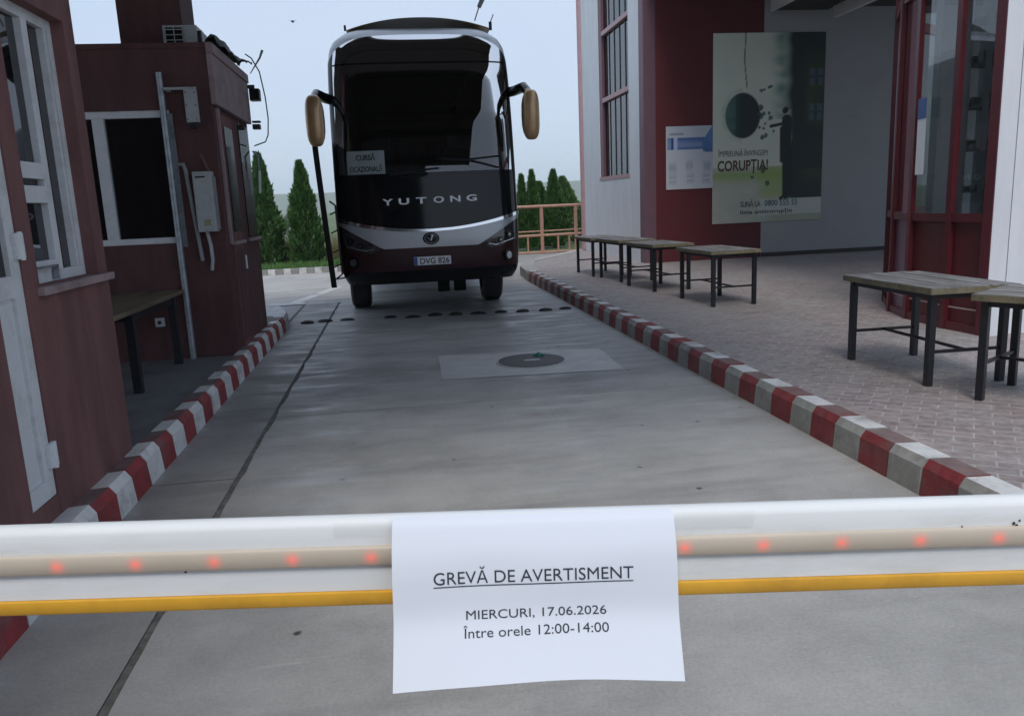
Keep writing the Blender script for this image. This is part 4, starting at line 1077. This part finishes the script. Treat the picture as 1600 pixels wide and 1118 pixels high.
# ------------------------------------------------------------------ barrier arm with the strike notice
ZB = 1.283
DEP = .8335
def camp(px, py, d): return Vector((0, 0, 1.6)) + c2w(Vector(((px - 800) / f_ * d, (py - 559) / f_ * d, d)))   # a measured point at depth d
A = camp(0, 818.5, DEP); U = (camp(1600, 769, DEP) - A).normalized(); ZW = (Vector((0, 0, 1)) - U * U.z).normalized(); N = -ZW.cross(U); N = N if N.y < 0 else -N
def bp(s, out, dz): return A + U * s + N * out + ZW * dz
arm = thing('barrier_arm', tuple(bp(.5, 0, -.1)), 'white barrier arm with red lights and yellow rubber edge across the lane', 'barrier')
S0_, S1_ = -1.9, 3.0
prof = [(-.040, -.088), (0, -.088)] + [(0, -.0598), (0, -.0335)] + [(-.0005, -.0165), (-.003, -.0115), (-.008, -.0085), (-.014, -.0080), (-.024, -.0105), (-.034, -.016), (-.040, -.026)]
b = MB(); b.loft([[tuple(bp(S0_, o_, z)) for o_, z in prof], [tuple(bp(S1_, o_, z)) for o_, z in prof]], 'bwht'); b.build('boom', arm, 35)
cv = [(0.0, -.0365), (.004, -.0372), (.0058, -.0395), (.0062, -.047), (.0058, -.055), (.004, -.0578), (0, -.0585)]
b = MB(); b.loft([[tuple(bp(S0_, o_ + .0003, z)) for o_, z in cv], [tuple(bp(S1_, o_ + .0003, z)) for o_, z in cv]], 'cream'); b.build('light_cover', arm, 40)
yv_ = [(-.034, -.0885), (.000, -.0885), (.0028, -.0895), (.0036, -.092), (.0036, -.1015), (.002, -.1042), (-.030, -.105), (-.036, -.097)]
b = MB(); b.loft([[tuple(bp(S0_, o_, z)) for o_, z in yv_], [tuple(bp(S1_, o_, z)) for o_, z in yv_]], 'yellow'); b.build('rubber_edge', arm, 40)
def glow_mat():
    m, n, b_ = nodes('led_glow'); n.nodes.remove(b_)
    o = [x for x in n.nodes if x.type == 'OUTPUT_MATERIAL'][0]
    tc = n.nodes.new('ShaderNodeTexCoord'); le = n.nodes.new('ShaderNodeVectorMath'); le.operation = 'LENGTH'; n.links.new(tc.outputs['Object'], le.inputs[0])
    r = ramp(n, le.outputs['Value'], [(0, (1, 1, 1)), (.0025, (.5, .5, .5)), (.0105, (0, 0, 0))])
    mu = n.nodes.new('ShaderNodeMath'); mu.operation = 'MULTIPLY'; mu.inputs[1].default_value = .3; n.links.new(r.outputs[0], mu.inputs[0])
    em = n.nodes.new('ShaderNodeEmission'); em.inputs[0].default_value = (1, .16, .12, 1); n.links.new(mu.outputs[0], em.inputs[1])
    # the cover glows red where an LED sits behind it: red light only, so green and blue of the cover are held back
    t = n.nodes.new('ShaderNodeBsdfTransparent'); cr_ = ramp(n, r.outputs[0], [(0, (1, 1, 1)), (1, (1, .62, .62))]); n.links.new(cr_.outputs[0], t.inputs[0])
    ad = n.nodes.new('ShaderNodeAddShader'); n.links.new(em.outputs[0], ad.inputs[0]); n.links.new(t.outputs[0], ad.inputs[1]); n.links.new(ad.outputs[0], o.inputs[0])
    return m
M['glow'] = glow_mat()
# red lights behind the cover (a patch of cover lit from behind by each LED)
led0 = [.0572 + .0833 * k for k in range(-4, 20)]
for k, s in enumerate(led0):
    if .40 < s < .715: continue
    b = MB(); h_ = .0125
    def lf(u, v, s=s):
        a = -h_ + 2 * h_ * u; z_ = -.0575 + .020 * v
        out = lerp(-z_, [(.0365, .0), (.0372, .004), (.0395, .0058), (.047, .0062), (.055, .0058), (.0578, .004), (.0585, 0)])
        return bp(s + a, out + .0009, z_)
    b.grid(lf, 10, 10, 'glow')
    o = b.build('light', None, 60, tuple(bp(s, .0072, -.0475)))
    o.location = Vector(bp(s, .0072, -.0475)) - OFF[arm.name]; o.parent = arm
# specks of dirt on the arm
b = MB()
for s, z, r_ in ((1.075, -.034, .0018), (1.078, -.037, .0022), (1.081, -.031, .0012), (1.088, -.045, .0022), (1.090, -.042, .0018), (1.089, -.0485, .0025), (.19, -.060, .0015), (1.02, -.036, .001)):
    p = bp(s, .0082 if -.057 < z < -.037 else .0008, z); b.ellipsoid(tuple(p), (r_, .0006, r_), 'ink', 8, 6)
b.build('dirt_speck', arm)
# the printed sheet: folded over the top, hanging and flaring out at the bottom
pp = thing('strike_notice', tuple(bp(.58, 0, -.1)), 'white printed strike notice folded over the barrier arm', 'notice')
SL, SR = .4147, .7117
FT = [camp(614, 1082, .802), camp(840, 1065.5, .800), camp(1070, 1062, .802)]
def sheet_pt(u, v, lift=0):
    """u 0..1 left to right, v 0 at the top edge of the arm .. 1 at the foot of the sheet"""
    s = SL + (SR - SL) * u
    if v < 0: return bp(s, -.012 + v * .028, -.0072 + v * .012 + lift)
    w0, w1, w2 = 2 * (u - .5) * (u - 1), -4 * u * (u - 1), 2 * u * (u - .5)
    foot = FT[0] * w0 + FT[1] * w1 + FT[2] * w2
    top = bp(s, .0018 - .0138 * sstep(.05, 0, v), -.004 - .0032 * sstep(.05, 0, v))
    p = top.lerp(foot, v)
    out = .004 * math.sin(math.pi * min(1, v * 2.2)) ** 2 * (v < .4545) - .010 * math.sin(math.pi * v) * sstep(.35, .7, v) + .0018 * math.sin(u * 6 + 1) * sstep(.25, 1, v) + .0007 * math.sin(u * 11 + v * 4) * sstep(.15, .4, v)
    return p + N * (out + lift)
b = MB(); b.grid(lambda u, v: sheet_pt(u, -.8 + 1.8 * v), 30, 60, 'paper')
o = b.build('sheet', pp, 60)
def on_sheet(x, z):   # metres from the sheet's centre line, metres below the top
    return sheet_pt((x + .1485) / .297, z / .184, .0006)
b = MB()
put_text(b, 'GREVĂ DE AVERTISMENT', .021, lambda x, y: on_sheet(x - .0015, .0762 - y), 'inkgrey', sx=(.208,))
b.build('title', pp)
b = MB(); b.grid(lambda u, v: on_sheet(-.1055 + .208 * u, .0786 + .0012 * v), 24, 1, 'inkgrey'); b.build('underline', pp)
b = MB(); put_text(b, 'MIERCURI, 17.06.2026', .0145, lambda x, y: on_sheet(x + .0005, .1185 - y), 'inkgrey', sx=(.146,)); b.build('date_line', pp)
b = MB(); put_text(b, 'Între orele 12:00-14:00', .0145, lambda x, y: on_sheet(x + .0005, .1375 - y), 'inkgrey', sx=(.151,)); b.build('time_line', pp)
# clear tape
for k, (s0, s1, z0, z1, lb) in enumerate(((.350, .428, .0022, -.027, 'strip of clear tape left of the strike notice'), (.702, .80, .0026, -.030, 'strip of clear tape right of the strike notice'))):
    b = MB()
    tp_ = [(-.0025, -.0112), (.0004, -.0165), (.0006, z1)]
    for (o0, a0), (o1, a1) in zip(tp_, tp_[1:]):
        b.face([bp(s0, o0, a0), bp(s1, o0, a0), bp(s1 - .004, o1, a1), bp(s0 + .003, o1, a1)], 'tape')
    b.build('tape', pp)
# two specks of birds in the sky
for x, y, z in ((-3.1, 30, 9.2), (-3.05, 30, 8.1)):
    b = MB(); b.ellipsoid((x, y, z), (.05, .12, .035), 'black', 10, 6); b.face([(x, y - .05, z), (x - .16, y + .02, z + .05), (x, y + .06, z)], 'black'); b.face([(x, y - .05, z), (x + .16, y + .02, z + .05), (x, y + .06, z)], 'black')
    tag(b.build('bird', None, None, (x, y, z)), 'tiny dark bird in the sky, %s of the two' % ('upper' if z > 6.3 else 'lower'), 'bird', 'birds in the sky')

# ------------------------------------------------------------------ thin air over the valley
hm = bpy.data.materials.new('haze_air'); hm.use_nodes = True; hn = hm.node_tree; hn.nodes.clear()
ho = hn.nodes.new('ShaderNodeOutputMaterial'); hv = hn.nodes.new('ShaderNodeVolumePrincipled')
hv.inputs['Density'].default_value = .0005; hv.inputs['Color'].default_value = (.93, .97, 1, 1); hv.inputs['Anisotropy'].default_value = .2
hn.links.new(hv.outputs[0], ho.inputs['Volume']); M['haze'] = hm
b = MB(); b.box(-2600, 2600, -60, 2300, -12, 60, 'haze'); tag(b.build('haze'), kind='stuff')
